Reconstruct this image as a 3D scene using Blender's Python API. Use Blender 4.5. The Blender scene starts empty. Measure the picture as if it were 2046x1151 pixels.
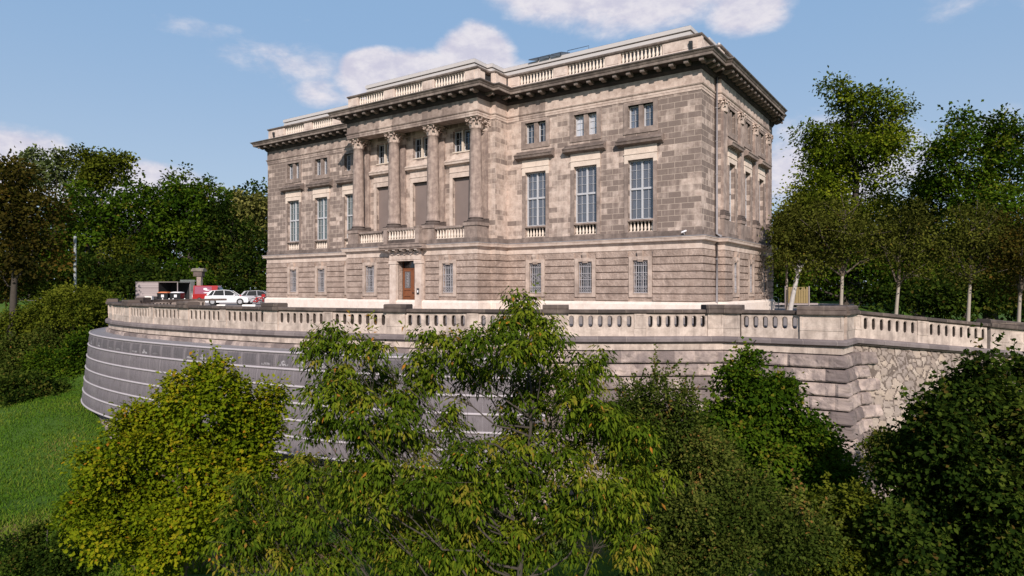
import bpy, math, random
import numpy as np
from mathutils import Vector
R = math.radians
random.seed(7)
SC = bpy.context.scene
COL = SC.collection

# ------------------------------------------------------------------ camera
CAM = np.array([12.384, -37.241, 1.65]); YAW = R(34.499); FPX = 1312.1
cam = bpy.data.cameras.new("camera"); cam.sensor_width = 36; cam.lens = FPX / 2046 * 36
cam.clip_start = 0.3; cam.clip_end = 3000
camo = bpy.data.objects.new("camera", cam); COL.objects.link(camo)
camo.location = CAM; camo.rotation_euler = (R(90.054), R(0.027), YAW)
SC.camera = camo

def at(px, py, depth):
    """point of the place seen at photo pixel (px, py), 'depth' metres along the view axis"""
    f = np.array([-math.sin(YAW), math.cos(YAW), 0.001]); r = np.array([math.cos(YAW), math.sin(YAW), 0])
    return CAM + depth * (f + (px - 1023) / FPX * r - (py - 575.5) / FPX * np.array([0, 0, 1.0]))
def gp(px, py, z=0.0):
    return at(px, py, (CAM[2] - z) * FPX / (py - 575.5 + 1.3))

# ------------------------------------------------------------------ light
SUN_AZ = 40.0; SUN_EL = 30.0      # azimuth measured from -Y towards +X
world = bpy.data.worlds.new("World"); SC.world = world; world.use_nodes = True
sun = bpy.data.lights.new("sun", 'SUN'); sun.energy = 5.0; sun.angle = R(0.6); sun.color = (1.0, 0.905, 0.825)
suno = bpy.data.objects.new("sun", sun); COL.objects.link(suno)
sd = Vector((math.sin(R(SUN_AZ)) * math.cos(R(SUN_EL)), -math.cos(R(SUN_AZ)) * math.cos(R(SUN_EL)), math.sin(R(SUN_EL))))
suno.rotation_euler = sd.to_track_quat('Z', 'Y').to_euler()
suno.location = (60, -80, 60)
vs = SC.view_settings
vs.view_transform = 'Standard'; vs.look = 'None'; vs.gamma = 1; vs.use_curve_mapping = False
vs.exposure = 0.08
SC.cycles.max_bounces = 6; SC.cycles.transparent_max_bounces = 8
SC.cycles.use_denoising = True

class NT:
    def __init__(s, tree): s.t = tree; tree.nodes.clear()
    def n(s, typ, props=None, **inp):
        nd = s.t.nodes.new(typ)
        for k, v in (props or {}).items(): setattr(nd, k, v)
        for k, v in inp.items():
            key = int(k[1:]) if k[0] == 'i' and k[1:].isdigit() else k.replace('_', ' ')
            s.set(nd.inputs[key], v)
        return nd
    def set(s, sock, v):
        if isinstance(v, bpy.types.NodeSocket): s.t.links.new(v, sock)
        elif isinstance(v, bpy.types.Node): s.t.links.new(v.outputs[0], sock)
        else:
            if isinstance(v, (tuple, list)) and len(v) == 3 and sock.type == 'RGBA': v = tuple(v) + (1,)
            sock.default_value = v
    def math(s, op, a, b=0.0, c=None, clamp=False):
        nd = s.t.nodes.new('ShaderNodeMath'); nd.operation = op; nd.use_clamp = clamp
        s.set(nd.inputs[0], a); s.set(nd.inputs[1], b)
        if c is not None: s.set(nd.inputs[2], c)
        return nd.outputs[0]
    def mix(s, f, a, b, mode='MIX'):
        nd = s.t.nodes.new('ShaderNodeMix'); nd.data_type = 'RGBA'; nd.blend_type = mode
        s.set(nd.inputs[0], f); s.set(nd.inputs[6], a); s.set(nd.inputs[7], b)
        return nd.outputs[2]
    def ramp(s, f, stops, interp='LINEAR'):
        nd = s.t.nodes.new('ShaderNodeValToRGB'); nd.color_ramp.interpolation = interp
        el = nd.color_ramp.elements
        while len(el) < len(stops): el.new(0.5)
        for e, (p, c) in zip(el, stops):
            e.position = p; e.color = tuple(c) + (1,) if isinstance(c, (tuple, list)) else (c, c, c, 1)
        s.set(nd.inputs[0], f); return nd.outputs[0]
    def smooth(s, x, lo, hi):
        nd = s.t.nodes.new('ShaderNodeMapRange'); nd.interpolation_type = 'SMOOTHSTEP'
        s.set(nd.inputs[0], x); nd.inputs[1].default_value = lo; nd.inputs[2].default_value = hi
        return nd.outputs[0]
    def noise(s, vec, scale, detail=4, rough=.55, dist=0.0):
        nd = s.n('ShaderNodeTexNoise', Vector=vec, Scale=scale, Detail=detail, Roughness=rough, Distortion=dist)
        return nd.outputs[0]

# ---- sky: Nishita light plus clouds given by direction (azimuth, elevation)
def build_sky():
    t = NT(world.node_tree)
    sky = t.n('ShaderNodeTexSky'); sky.sky_type = 'NISHITA'; sky.sun_disc = False
    sky.sun_elevation = R(SUN_EL); sky.sun_rotation = R(180 - SUN_AZ)
    sky.altitude = 200; sky.air_density = 1.0; sky.dust_density = 1.0; sky.ozone_density = 1.5
    co = t.n('ShaderNodeTexCoord').outputs['Generated']
    sp = t.n('ShaderNodeSeparateXYZ', Vector=co)
    az = t.math('MULTIPLY', t.math('ARCTAN2', sp.outputs[0], sp.outputs[1]), 57.2958)
    el = t.math('MULTIPLY', t.math('ARCSINE', sp.outputs[2]), 57.2958)
    mp = t.n('ShaderNodeMapping', Vector=co); mp.inputs['Scale'].default_value = (1, 1, 1.9)
    n1 = t.noise(mp.outputs[0], 9.0, 9, .62, .3)
    n2 = t.noise(mp.outputs[0], 30.0, 6, .6)
    nz = t.math('ADD', t.math('MULTIPLY', t.math('SUBTRACT', n1, .5), 2.1), t.math('MULTIPLY', t.math('SUBTRACT', n2, .5), .7))
    blobs = [(-22, 25.2, 13.5, 4.2, 1.0), (-14.8, 22.0, 4, 2.0, .9), (-40.5, 17.0, 8.0, 2.7, 1.3), (-37.8, 19.0, 3.4, 2.7, 1.25), (-46.2, 18.0, 2.8, 1.7, 1.2),
             (-54, 18.0, 10, 2.2, .47), (-50.8, 16.0, 2.6, 1.3, .60), (-60.5, 19.6, 4.5, 1.2, .50), (-52.5, 21.3, 3, .8, .4),
             (-71.5, 8.6, 4, 2.6, .9), (-64.5, 7.2, 6, 2.4, .95), (-8, 9.4, 7, 4.2, .75), (-11.5, 9.5, 2.5, 3.6, .75), (-9.5, 21.4, 2.4, 1.4, .42), (4, 20, 10, 3, .38), (1, 11, 4, 2, .5),
             (60, 30, 25, 8, .6), (150, 32, 25, 9, .6)]
    acc = None
    for a, e, ra, re, st in blobs:
        dx = t.math('DIVIDE', t.math('SUBTRACT', az, a), ra); dy = t.math('DIVIDE', t.math('SUBTRACT', el, e), re)
        d2 = t.math('ADD', t.math('MULTIPLY', dx, dx), t.math('MULTIPLY', dy, dy))
        v = t.math('MULTIPLY', t.math('MAXIMUM', t.math('SUBTRACT', 1.0, t.math('MULTIPLY', d2, .5)), 0.0), st)
        acc = v if acc is None else t.math('MAXIMUM', acc, v)
    gate = t.smooth(acc, 0.02, .35)
    dens = t.smooth(t.math('ADD', acc, t.math('MULTIPLY', nz, t.math('MULTIPLY', gate, .42))), .30, .74)
    grad = t.mix(t.smooth(el, -1.0, 24.0), (4.6, 5.6, 7.0), (2.8, 4.5, 6.95))
    grad = t.mix(t.smooth(el, 24.0, 60.0), grad, (.75, 1.7, 3.6))
    skyc = t.mix(.80, sky.outputs[0], grad)
    tone = t.mix(t.smooth(n2, .3, .7), (6.0, 5.8, 6.9), (8.0, 7.6, 8.0))
    c = t.mix(t.math('MULTIPLY', dens, .92), skyc, tone)
    bg = t.n('ShaderNodeBackground', Color=c, Strength=SKY_STRENGTH)
    t.n('ShaderNodeOutputWorld', Surface=bg)
SKY_STRENGTH = 0.10
build_sky()

# ------------------------------------------------------------------ materials
M = {}
def mat(name):
    m = bpy.data.materials.new(name); m.use_nodes = True; M[name] = m
    return m, NT(m.node_tree)
def finish(t, color, rough=.85, bump=None, bstr=.4, bdist=.02, metal=0.0, spec=.3, extra=None):
    p = t.n('ShaderNodeBsdfPrincipled', Base_Color=color, Roughness=rough, Metallic=metal)
    p.inputs['Specular IOR Level'].default_value = spec
    if bump is not None:
        b = t.n('ShaderNodeBump', Strength=bstr, Distance=bdist, Height=bump); t.set(p.inputs['Normal'], b.outputs[0])
    for k, v in (extra or {}).items(): t.set(p.inputs[k], v)
    t.n('ShaderNodeOutputMaterial', Surface=p)
def plain(name, c, rough=.6, metal=0.0, spec=.4, var=.12, scale=3.0):
    m, t = mat(name)
    o = t.n('ShaderNodeTexCoord').outputs['Object']
    f = t.noise(o, scale, 5, .6)
    col = t.mix(f, tuple(x * (1 - var) for x in c), tuple(min(1, x * (1 + var)) for x in c))
    finish(t, col, rough, metal=metal, spec=spec, bump=f, bstr=.1)
    return m
def wallcoord(t, uv=False):
    if uv:
        return t.n('ShaderNodeTexCoord').outputs['UV']
    o = t.n('ShaderNodeSeparateXYZ', Vector=t.n('ShaderNodeTexCoord').outputs['Object'])
    nr = t.n('ShaderNodeSeparateXYZ', Vector=t.n('ShaderNodeNewGeometry').outputs['True Normal'])
    m = t.math('GREATER_THAN', t.math('ABSOLUTE', nr.outputs[0]), .6)
    u = t.math('ADD', t.math('MULTIPLY', o.outputs[0], t.math('SUBTRACT', 1.0, m)), t.math('MULTIPLY', o.outputs[1], m))
    c = t.n('ShaderNodeCombineXYZ', X=u, Y=o.outputs[2])
    return c.outputs[0]
def stone(name, pale, mid, dark, soot=.5, brick=None, uv=False, streak=.35, bstr=.35, bdist=.02, rscale=1.0, mortar=None, rough_scale=14.0, attr=False, soft=.22, patch=.35, speck=.22, zone=None):
    pale, mid, dark = [tuple(.87 * q + .13 * (.3 * c[0] + .6 * c[1] + .1 * c[2]) for q in (c[0] * 1.02, c[1] * .985, c[2] * 1.0)) for c in (pale, mid, dark)]
    m, t = mat(name)
    w = wallcoord(t, uv)
    o = t.n('ShaderNodeTexCoord').outputs['UV' if uv else 'Object']
    big = t.noise(o, patch * rscale, 5, .6, .4)
    med = t.noise(o, 2.2 * rscale, 6, .65, .3)
    fine = t.noise(o, rough_scale, 6, .65)
    mp = t.n('ShaderNodeMapping', Vector=w); mp.inputs['Scale'].default_value = (2.3, .22, 1)
    st = t.noise(mp.outputs[0], 1.3, 5, .6)
    col = t.mix(t.smooth(med, .36, .66), pale, mid)
    h = t.math('MULTIPLY', fine, .6)
    f = t.math('ADD', t.math('MULTIPLY', big, .55), t.math('ADD', t.math('MULTIPLY', med, .30), t.math('MULTIPLY', st, streak)))
    if brick:
        b = t.n('ShaderNodeTexBrick', Vector=w, Scale=1.0, Color1=(0, 0, 0), Color2=(1, 1, 1), Mortar=(.5, .5, .5), Mortar_Size=brick[2], Mortar_Smooth=.3, Bias=0.0, Brick_Width=brick[0], Row_Height=brick[1])
        b.offset = .5; b.offset_frequency = 2
        # second set of joints so that blocks have uneven lengths and tones
        b2 = t.n('ShaderNodeTexBrick', Vector=w, Scale=1.0, Color1=(0, 0, 0), Color2=(1, 1, 1), Mortar=(.5, .5, .5), Mortar_Size=0.0, Bias=0.0, Brick_Width=brick[0] * 1.63, Row_Height=brick[1])
        b2.offset = .37; b2.offset_frequency = 3
        bv = t.math('ADD', t.math('MULTIPLY', b.outputs[0], .65), t.math('MULTIPLY', b2.outputs[0], .35))
        f = t.math('ADD', f, t.math('MULTIPLY', t.math('SUBTRACT', bv, .5), brick[3]))
        if brick[1] < 1:
            rw = t.n('ShaderNodeTexWhiteNoise', {'noise_dimensions': '1D'}); t.set(rw.inputs['W'], t.math('FLOOR', t.math('DIVIDE', t.n('ShaderNodeSeparateXYZ', Vector=w).outputs[1], brick[1])))
            f = t.math('ADD', f, t.math('MULTIPLY', t.math('SUBTRACT', rw.outputs[0], .5), .16))
    if attr:
        a = t.n('ShaderNodeAttribute', {'attribute_name': 'rnd'})
        f = t.math('ADD', f, t.math('MULTIPLY', t.math('SUBTRACT', a.outputs['Fac'], .5), .35))
    if zone:                                             # cleaned stone beside the portico, sooty corners
        ox = t.n('ShaderNodeSeparateXYZ', Vector=o).outputs[0]
        f = t.math('ADD', f, t.math('SUBTRACT', t.math('ADD', t.math('MULTIPLY', t.smooth(ox, -12.0, -2.0), zone), t.math('MULTIPLY', t.smooth(ox, -27.0, -34.0), zone)), zone * .55))
    cen = .425 + streak * .5
    df = t.smooth(f, cen - soft - (soot - .5) * .6, cen + soft - (soot - .5) * .6)
    col = t.mix(t.math('MULTIPLY', df, .92), col, t.mix(fine, tuple(x * .8 for x in dark), tuple(x * 1.25 for x in dark)))
    col = t.mix(t.math('MULTIPLY', t.smooth(fine, .40, .75), speck), col, tuple(x * .55 for x in mid))
    if brick and mortar:
        col = t.mix(t.math('MULTIPLY', b.outputs['Fac'], .65), col, mortar)
        h = t.math('SUBTRACT', h, t.math('MULTIPLY', b.outputs['Fac'], .8))
    finish(t, col, .92, bump=t.math('ADD', h, t.math('MULTIPLY', med, .5)), bstr=bstr, bdist=bdist, spec=.2)
    return m
PALE = (.60, .485, .40); TAN = (.44, .335, .268); SOOT = (.155, .118, .10)
stone('ashlar', PALE, TAN, (.160, .122, .103), soot=.58, brick=(.80, .35, .018, .48), mortar=(.52, .42, .345), streak=.55, soft=.20, patch=.22, speck=.35, zone=.20)
stone('rough_ashlar', (.52, .405, .325), (.40, .30, .235), (.19, .142, .116), soot=.42, streak=.3, bstr=1.0, bdist=.12, rough_scale=9, speck=.5)
stone('trim_stone', (.55, .44, .355), (.44, .345, .275), (.20, .155, .13), soot=.36, streak=.4)
stone('lintel_stone', (.70, .59, .475), (.62, .51, .41), (.33, .27, .22), soot=.16, streak=.4)
stone('smooth_stone', (.64, .53, .44), (.53, .42, .34), (.22, .17, .145), soot=.26, streak=.4)
stone('entablature_stone', PALE, TAN, (.165, .125, .107), soot=.46, brick=(2.1, 4.0, .006, .5), mortar=(.3, .24, .2), streak=.35, patch=.25)
stone('column_stone', (.50, .39, .315), (.33, .25, .205), (.155, .115, .10), soot=.46, streak=.6)
stone('dark_stone', (.17, .13, .112), (.115, .09, .077), (.06, .048, .042), soot=.5, streak=.3)
stone('hood_stone', (.30, .235, .195), (.20, .155, .13), (.085, .067, .058), soot=.5, streak=.3)
stone('soffit_stone', (.085, .068, .06), (.055, .045, .04), (.03, .025, .022), soot=.5, streak=.3)  # near-black stone of the cornice underside
stone('frame_stone', (.40, .315, .26), (.27, .208, .17), (.15, .115, .098), soot=.46, streak=.4)
stone('plinth_stone', (.76, .67, .58), (.68, .59, .50), (.40, .335, .29), soot=.14, streak=.4)
stone('cornice_stone', (.40, .325, .27), (.27, .215, .178), (.095, .077, .067), soot=.58, streak=.3, patch=.2)
stone('baluster_stone', (.72, .63, .52), (.62, .53, .43), (.30, .24, .20), soot=.18)
stone('terrace_stone', (.60, .50, .415), (.46, .375, .305), (.17, .137, .12), soot=.38, uv=True, streak=.65, patch=.4)
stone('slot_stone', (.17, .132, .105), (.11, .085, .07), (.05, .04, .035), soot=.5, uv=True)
stone('terrace_coping', (.17, .132, .108), (.11, .084, .07), (.055, .045, .04), soot=.5, uv=True, streak=.2, brick=(1.25, 9, .010, .35), mortar=(.30, .24, .19))
stone('terrace_ledge', (.25, .21, .20), (.20, .168, .163), (.125, .105, .104), soot=.5, uv=True, streak=.25, brick=(1.25, 9, .008, .3), mortar=(.4, .34, .3))
stone('rustic_stone', (.50, .40, .335), (.31, .248, .222), (.135, .108, .102), soot=.56, uv=True, streak=.15, bstr=.9, bdist=.06, attr=True, rough_scale=7, patch=.6)
stone('terrace_coping_plain', (.26, .23, .17), (.18, .16, .12), (.09, .08, .06), soot=.4)

def rubble():
    m, t = mat('rubble_stone')
    uv = t.n('ShaderNodeTexCoord').outputs['UV']
    r = t.n('ShaderNodeAttribute', {'attribute_name': 'rnd'}).outputs['Fac']
    fine = t.noise(uv, 9, 6, .65); big = t.noise(uv, .5, 5, .6)
    col = t.ramp(r, [(0, (.50, .405, .325)), (.35, (.36, .29, .235)), (.7, (.24, .195, .172)), (1, (.45, .375, .315))])
    col = t.mix(t.math('MULTIPLY', t.smooth(big, .42, .66), .6), col, (.27, .225, .21))
    col = t.mix(t.math('MULTIPLY', t.smooth(fine, .42, .72), .4), col, (.22, .178, .155))
    col = t.mix(t.math('MULTIPLY', t.math('GREATER_THAN', r, 1.3), t.smooth(fine, .15, .45)), col, (.13, .102, .087))
    finish(t, col, .92, bump=fine, bstr=.6, bdist=.04, spec=.15)
rubble()
plain('lead', (.25, .235, .245), .6, metal=0.0, spec=.3, var=.2)
plain('zinc', (.52, .48, .46), .45, spec=.5, var=.1, scale=.6)
plain('white_iron', (.46, .44, .46), .5)
plain('grey_frame', (.26, .25, .26), .5)
plain('window_paint', (.46, .46, .48), .45)
plain('dark_interior', (.02, .02, .022), .9)
plain('curtain', (.55, .60, .58), .8)
plain('board_panel', (.20, .155, .14), .6, var=.2, scale=.8)
plain('door_wood', (.20, .075, .035), .45, var=.3, scale=5)
plain('dark_metal', (.03, .03, .032), .5)
plain('plaster', (.62, .52, .43), .8)
def glass(name, tint):
    m, t = mat(name)
    d = t.n('ShaderNodeBsdfDiffuse', Color=tint); g = t.n('ShaderNodeBsdfGlossy', Color=(.9, .95, 1), Roughness=.04)
    tr = t.n('ShaderNodeBsdfTransparent', Color=(.8, .85, .86))
    f = t.n('ShaderNodeFresnel', IOR=1.6)
    a = t.n('ShaderNodeMixShader', Fac=.55); t.set(a.inputs[1], tr.outputs[0]); t.set(a.inputs[2], d.outputs[0])
    b = t.n('ShaderNodeMixShader', Fac=t.math('MULTIPLY', f.outputs[0], 1.3, clamp=True)); t.set(b.inputs[1], a.outputs[0]); t.set(b.inputs[2], g.outputs[0])
    t.n('ShaderNodeOutputMaterial', Surface=b)
glass('glass', (.17, .18, .215)); glass('dark_glass', (.025, .028, .036)); glass('teal_glass', (.15, .19, .19)); glass('pale_glass', (.85, .84, .88))  # diffuse blue-grey and teal tints put sky reflection into the panes
def carglass():
    m, t = mat('car_glass'); finish(t, (.015, .017, .02), .05, spec=.6)
carglass()
def paint(name, c):
    m, t = mat(name); finish(t, c, .28, spec=.5, extra={'Coat Weight': .5})
paint('white_paint', (.72, .73, .76)); paint('silver_paint', (.38, .38, .41)); paint('red_paint', (.33, .012, .012)); paint('black_paint', (.018, .019, .022))
plain('rubber', (.02, .02, .02), .8); plain('alloy', (.45, .45, .47), .35, metal=.6)
plain('pink_print', (.26, .07, .12), .6); plain('white_print', (.72, .70, .72), .6); plain('orange_plastic', (.62, .20, .09), .5); plain('red_light', (.6, .03, .05), .3)
plain('pole_metal', (.27, .29, .285), .6); plain('white_stone', (.80, .77, .73), .7); plain('yellow_wood', (.24, .175, .075), .7, var=.25, scale=6)
plain('asphalt', (.22, .195, .19), .9, var=.2, scale=1.5); plain('gravel', (.27, .23, .21), .95, var=.2, scale=5)
plain('grey_wood', (.30, .255, .25), .8, var=.25, scale=4)
plain('birch_bark', (.40, .37, .35), .8, var=.35, scale=6); plain('pale_bark', (.32, .27, .225), .85, var=.25, scale=9)
plain('bark', (.11, .085, .065), .95, var=.4, scale=6); plain('dark_bark', (.055, .045, .036), .95, var=.4, scale=5)
plain('tilt_panel', (.05, .06, .08), .3)
def slats(name, c, freq):
    m, t = mat(name)
    o = t.n('ShaderNodeSeparateXYZ', Vector=t.n('ShaderNodeTexCoord').outputs['Object'])
    s = t.math('FRACT', t.math('MULTIPLY', o.outputs[2], freq))
    j = t.smooth(s, .12, .04)
    row = t.n('ShaderNodeTexWhiteNoise', {'noise_dimensions': '1D'}); t.set(row.inputs['W'], t.math('FLOOR', t.math('MULTIPLY', o.outputs[2], freq)))
    col = t.mix(row.outputs[0], tuple(x * .75 for x in c), tuple(x * 1.2 for x in c))
    finish(t, t.mix(t.math('MULTIPLY', j, .8), col, (.05, .04, .04)), .8)
slats('slat_wood', (.33, .28, .275), 7.0)
def leaf(name, stops, trans=.16):
    m, t = mat(name)
    a = t.n('ShaderNodeAttribute', {'attribute_name': 'rnd'})
    col = t.ramp(a.outputs['Fac'], stops)
    d = t.n('ShaderNodeBsdfDiffuse', Color=col)
    tr = t.n('ShaderNodeBsdfTranslucent', Color=t.mix(.35, col, (.16, .20, .02)))
    x = t.n('ShaderNodeMixShader', Fac=trans); t.set(x.inputs[1], d.outputs[0]); t.set(x.inputs[2], tr.outputs[0])
    t.n('ShaderNodeOutputMaterial', Surface=x)
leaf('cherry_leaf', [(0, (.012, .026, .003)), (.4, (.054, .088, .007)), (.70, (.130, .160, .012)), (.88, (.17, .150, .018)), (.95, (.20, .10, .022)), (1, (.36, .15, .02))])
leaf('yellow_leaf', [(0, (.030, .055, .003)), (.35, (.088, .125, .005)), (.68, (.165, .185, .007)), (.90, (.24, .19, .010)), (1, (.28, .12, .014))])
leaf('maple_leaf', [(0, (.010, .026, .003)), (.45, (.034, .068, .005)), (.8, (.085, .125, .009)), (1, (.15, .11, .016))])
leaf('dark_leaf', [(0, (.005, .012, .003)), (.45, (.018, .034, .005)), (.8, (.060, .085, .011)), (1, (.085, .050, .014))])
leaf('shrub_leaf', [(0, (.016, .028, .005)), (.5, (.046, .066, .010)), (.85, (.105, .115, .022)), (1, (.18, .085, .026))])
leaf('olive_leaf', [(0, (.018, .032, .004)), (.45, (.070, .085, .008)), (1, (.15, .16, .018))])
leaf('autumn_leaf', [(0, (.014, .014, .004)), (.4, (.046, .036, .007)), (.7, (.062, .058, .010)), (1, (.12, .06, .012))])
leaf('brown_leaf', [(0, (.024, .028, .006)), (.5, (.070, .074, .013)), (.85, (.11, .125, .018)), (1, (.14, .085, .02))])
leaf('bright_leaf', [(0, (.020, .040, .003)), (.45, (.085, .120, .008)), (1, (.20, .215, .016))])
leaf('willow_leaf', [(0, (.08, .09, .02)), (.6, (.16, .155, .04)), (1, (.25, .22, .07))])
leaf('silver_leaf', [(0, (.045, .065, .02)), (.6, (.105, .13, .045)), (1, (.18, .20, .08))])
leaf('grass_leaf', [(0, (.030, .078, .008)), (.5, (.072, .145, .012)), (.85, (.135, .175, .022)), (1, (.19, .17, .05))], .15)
def groundmat():
    m, t = mat('grass_ground')
    o = t.n('ShaderNodeTexCoord').outputs['Object']
    a = t.noise(o, .25, 5, .6); b = t.noise(o, 2.5, 6, .7); c = t.noise(o, 18, 4, .7)
    col = t.mix(b, (.030, .075, .010), (.075, .140, .018))
    col = t.mix(t.math('MULTIPLY', t.smooth(c, .4, .7), .5), col, (.09, .13, .02))
    col = t.mix(t.math('MULTIPLY', t.smooth(a, .58, .70), .7), col, t.mix(c, (.13, .085, .045), (.20, .14, .08)))
    finish(t, col, .95, bump=t.math('ADD', b, c), bstr=.7, bdist=.08, spec=.1)
groundmat()
def banner(name, printed):
    m, t = mat(name)
    uv = t.n('ShaderNodeTexCoord').outputs['UV']
    sp = t.n('ShaderNodeSeparateXYZ', Vector=uv)
    st = t.n('ShaderNodeMapping', Vector=uv); st.inputs['Scale'].default_value = (3.0, .35, 1)
    a = t.noise(st.outputs[0], 1.2, 6, .7); b = t.noise(uv, .5, 4, .6); c = t.noise(uv, 5, 5, .7)
    col = t.mix(a, (.125, .110, .118), (.205, .180, .190))
    col = t.mix(t.math('MULTIPLY', t.smooth(b, .45, .75), .5), col, (.22, .198, .20))
    fr = t.math('FRACT', t.math('DIVIDE', sp.outputs[0], 1.15))
    seam = t.math('ADD', t.smooth(fr, .965, .985), t.smooth(fr, .03, .01))
    col = t.mix(t.math('MULTIPLY', seam, .16), col, (.38, .35, .365))
    if printed:
        v = t.math('DIVIDE', t.math('SUBTRACT', -1.40, sp.outputs[1]), .775)     # 0 top .. 1 bottom of the band
        inu = t.math('MULTIPLY', t.smooth(fr, .10, .14), t.smooth(fr, .88, .84))
        inv = t.math('MULTIPLY', t.smooth(v, .16, .20), t.smooth(v, .90, .86))
        panel = t.math('MULTIPLY', inu, inv)
        col = t.mix(t.math('MULTIPLY', panel, .55), col, (.085, .078, .085))
        bar = t.math('MULTIPLY', t.math('MULTIPLY', t.smooth(v, .66, .70), t.smooth(v, .84, .80)), t.math('MULTIPLY', t.smooth(fr, .16, .20), t.smooth(fr, .72, .66)))
        scr = t.math('MULTIPLY', bar, t.smooth(t.noise(uv, 9, 3, .7), .42, .52))
        dx = t.math('SUBTRACT', fr, .42); dy = t.math('SUBTRACT', v, .58)
        rr = t.math('SQRT', t.math('ADD', t.math('MULTIPLY', dx, dx), t.math('MULTIPLY', dy, dy)))
        pid = t.n('ShaderNodeTexWhiteNoise', {'noise_dimensions': '1D'}); t.set(pid.inputs['W'], t.math('FLOOR', t.math('DIVIDE', sp.outputs[0], 1.15)))
        scr = t.math('MULTIPLY', scr, t.smooth(pid.outputs[0], .15, .6))
        orn = t.math('MULTIPLY', t.math('MULTIPLY', t.smooth(rr, .13, .10), t.smooth(c, .46, .56)), t.math('GREATER_THAN', pid.outputs[0], .5))
        col = t.mix(t.math('MULTIPLY', t.math('MAXIMUM', scr, orn), .75), col, (.46, .43, .45))
    drt = t.smooth(t.noise(uv, 1.1, 7, .75), .52, .70); col = t.mix(t.math('MULTIPLY', drt, .45), col, (.07, .062, .06))
    wr = t.noise(st.outputs[0], 2.6, 3, .6)
    finish(t, col, .8, bump=t.math('ADD', t.math('MULTIPLY', wr, 3.0), c), bstr=.5, bdist=.05, spec=.12)
banner('banner_fabric', False); banner('banner_print', True)
plain('cord', (.42, .38, .395), .8, spec=.1)
def dirtmat():
    m, t = mat('dirt')
    o = t.n('ShaderNodeTexCoord').outputs['Object']
    b = t.noise(o, 1.5, 6, .7); c = t.noise(o, 14, 5, .7)
    col = t.mix(b, (.15, .085, .045), (.24, .155, .085)); col = t.mix(t.math('MULTIPLY', c, .5), col, (.09, .06, .035))
    finish(t, col, .95, bump=t.math('ADD', b, c), bstr=.6, bdist=.06, spec=.1)
dirtmat()

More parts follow.
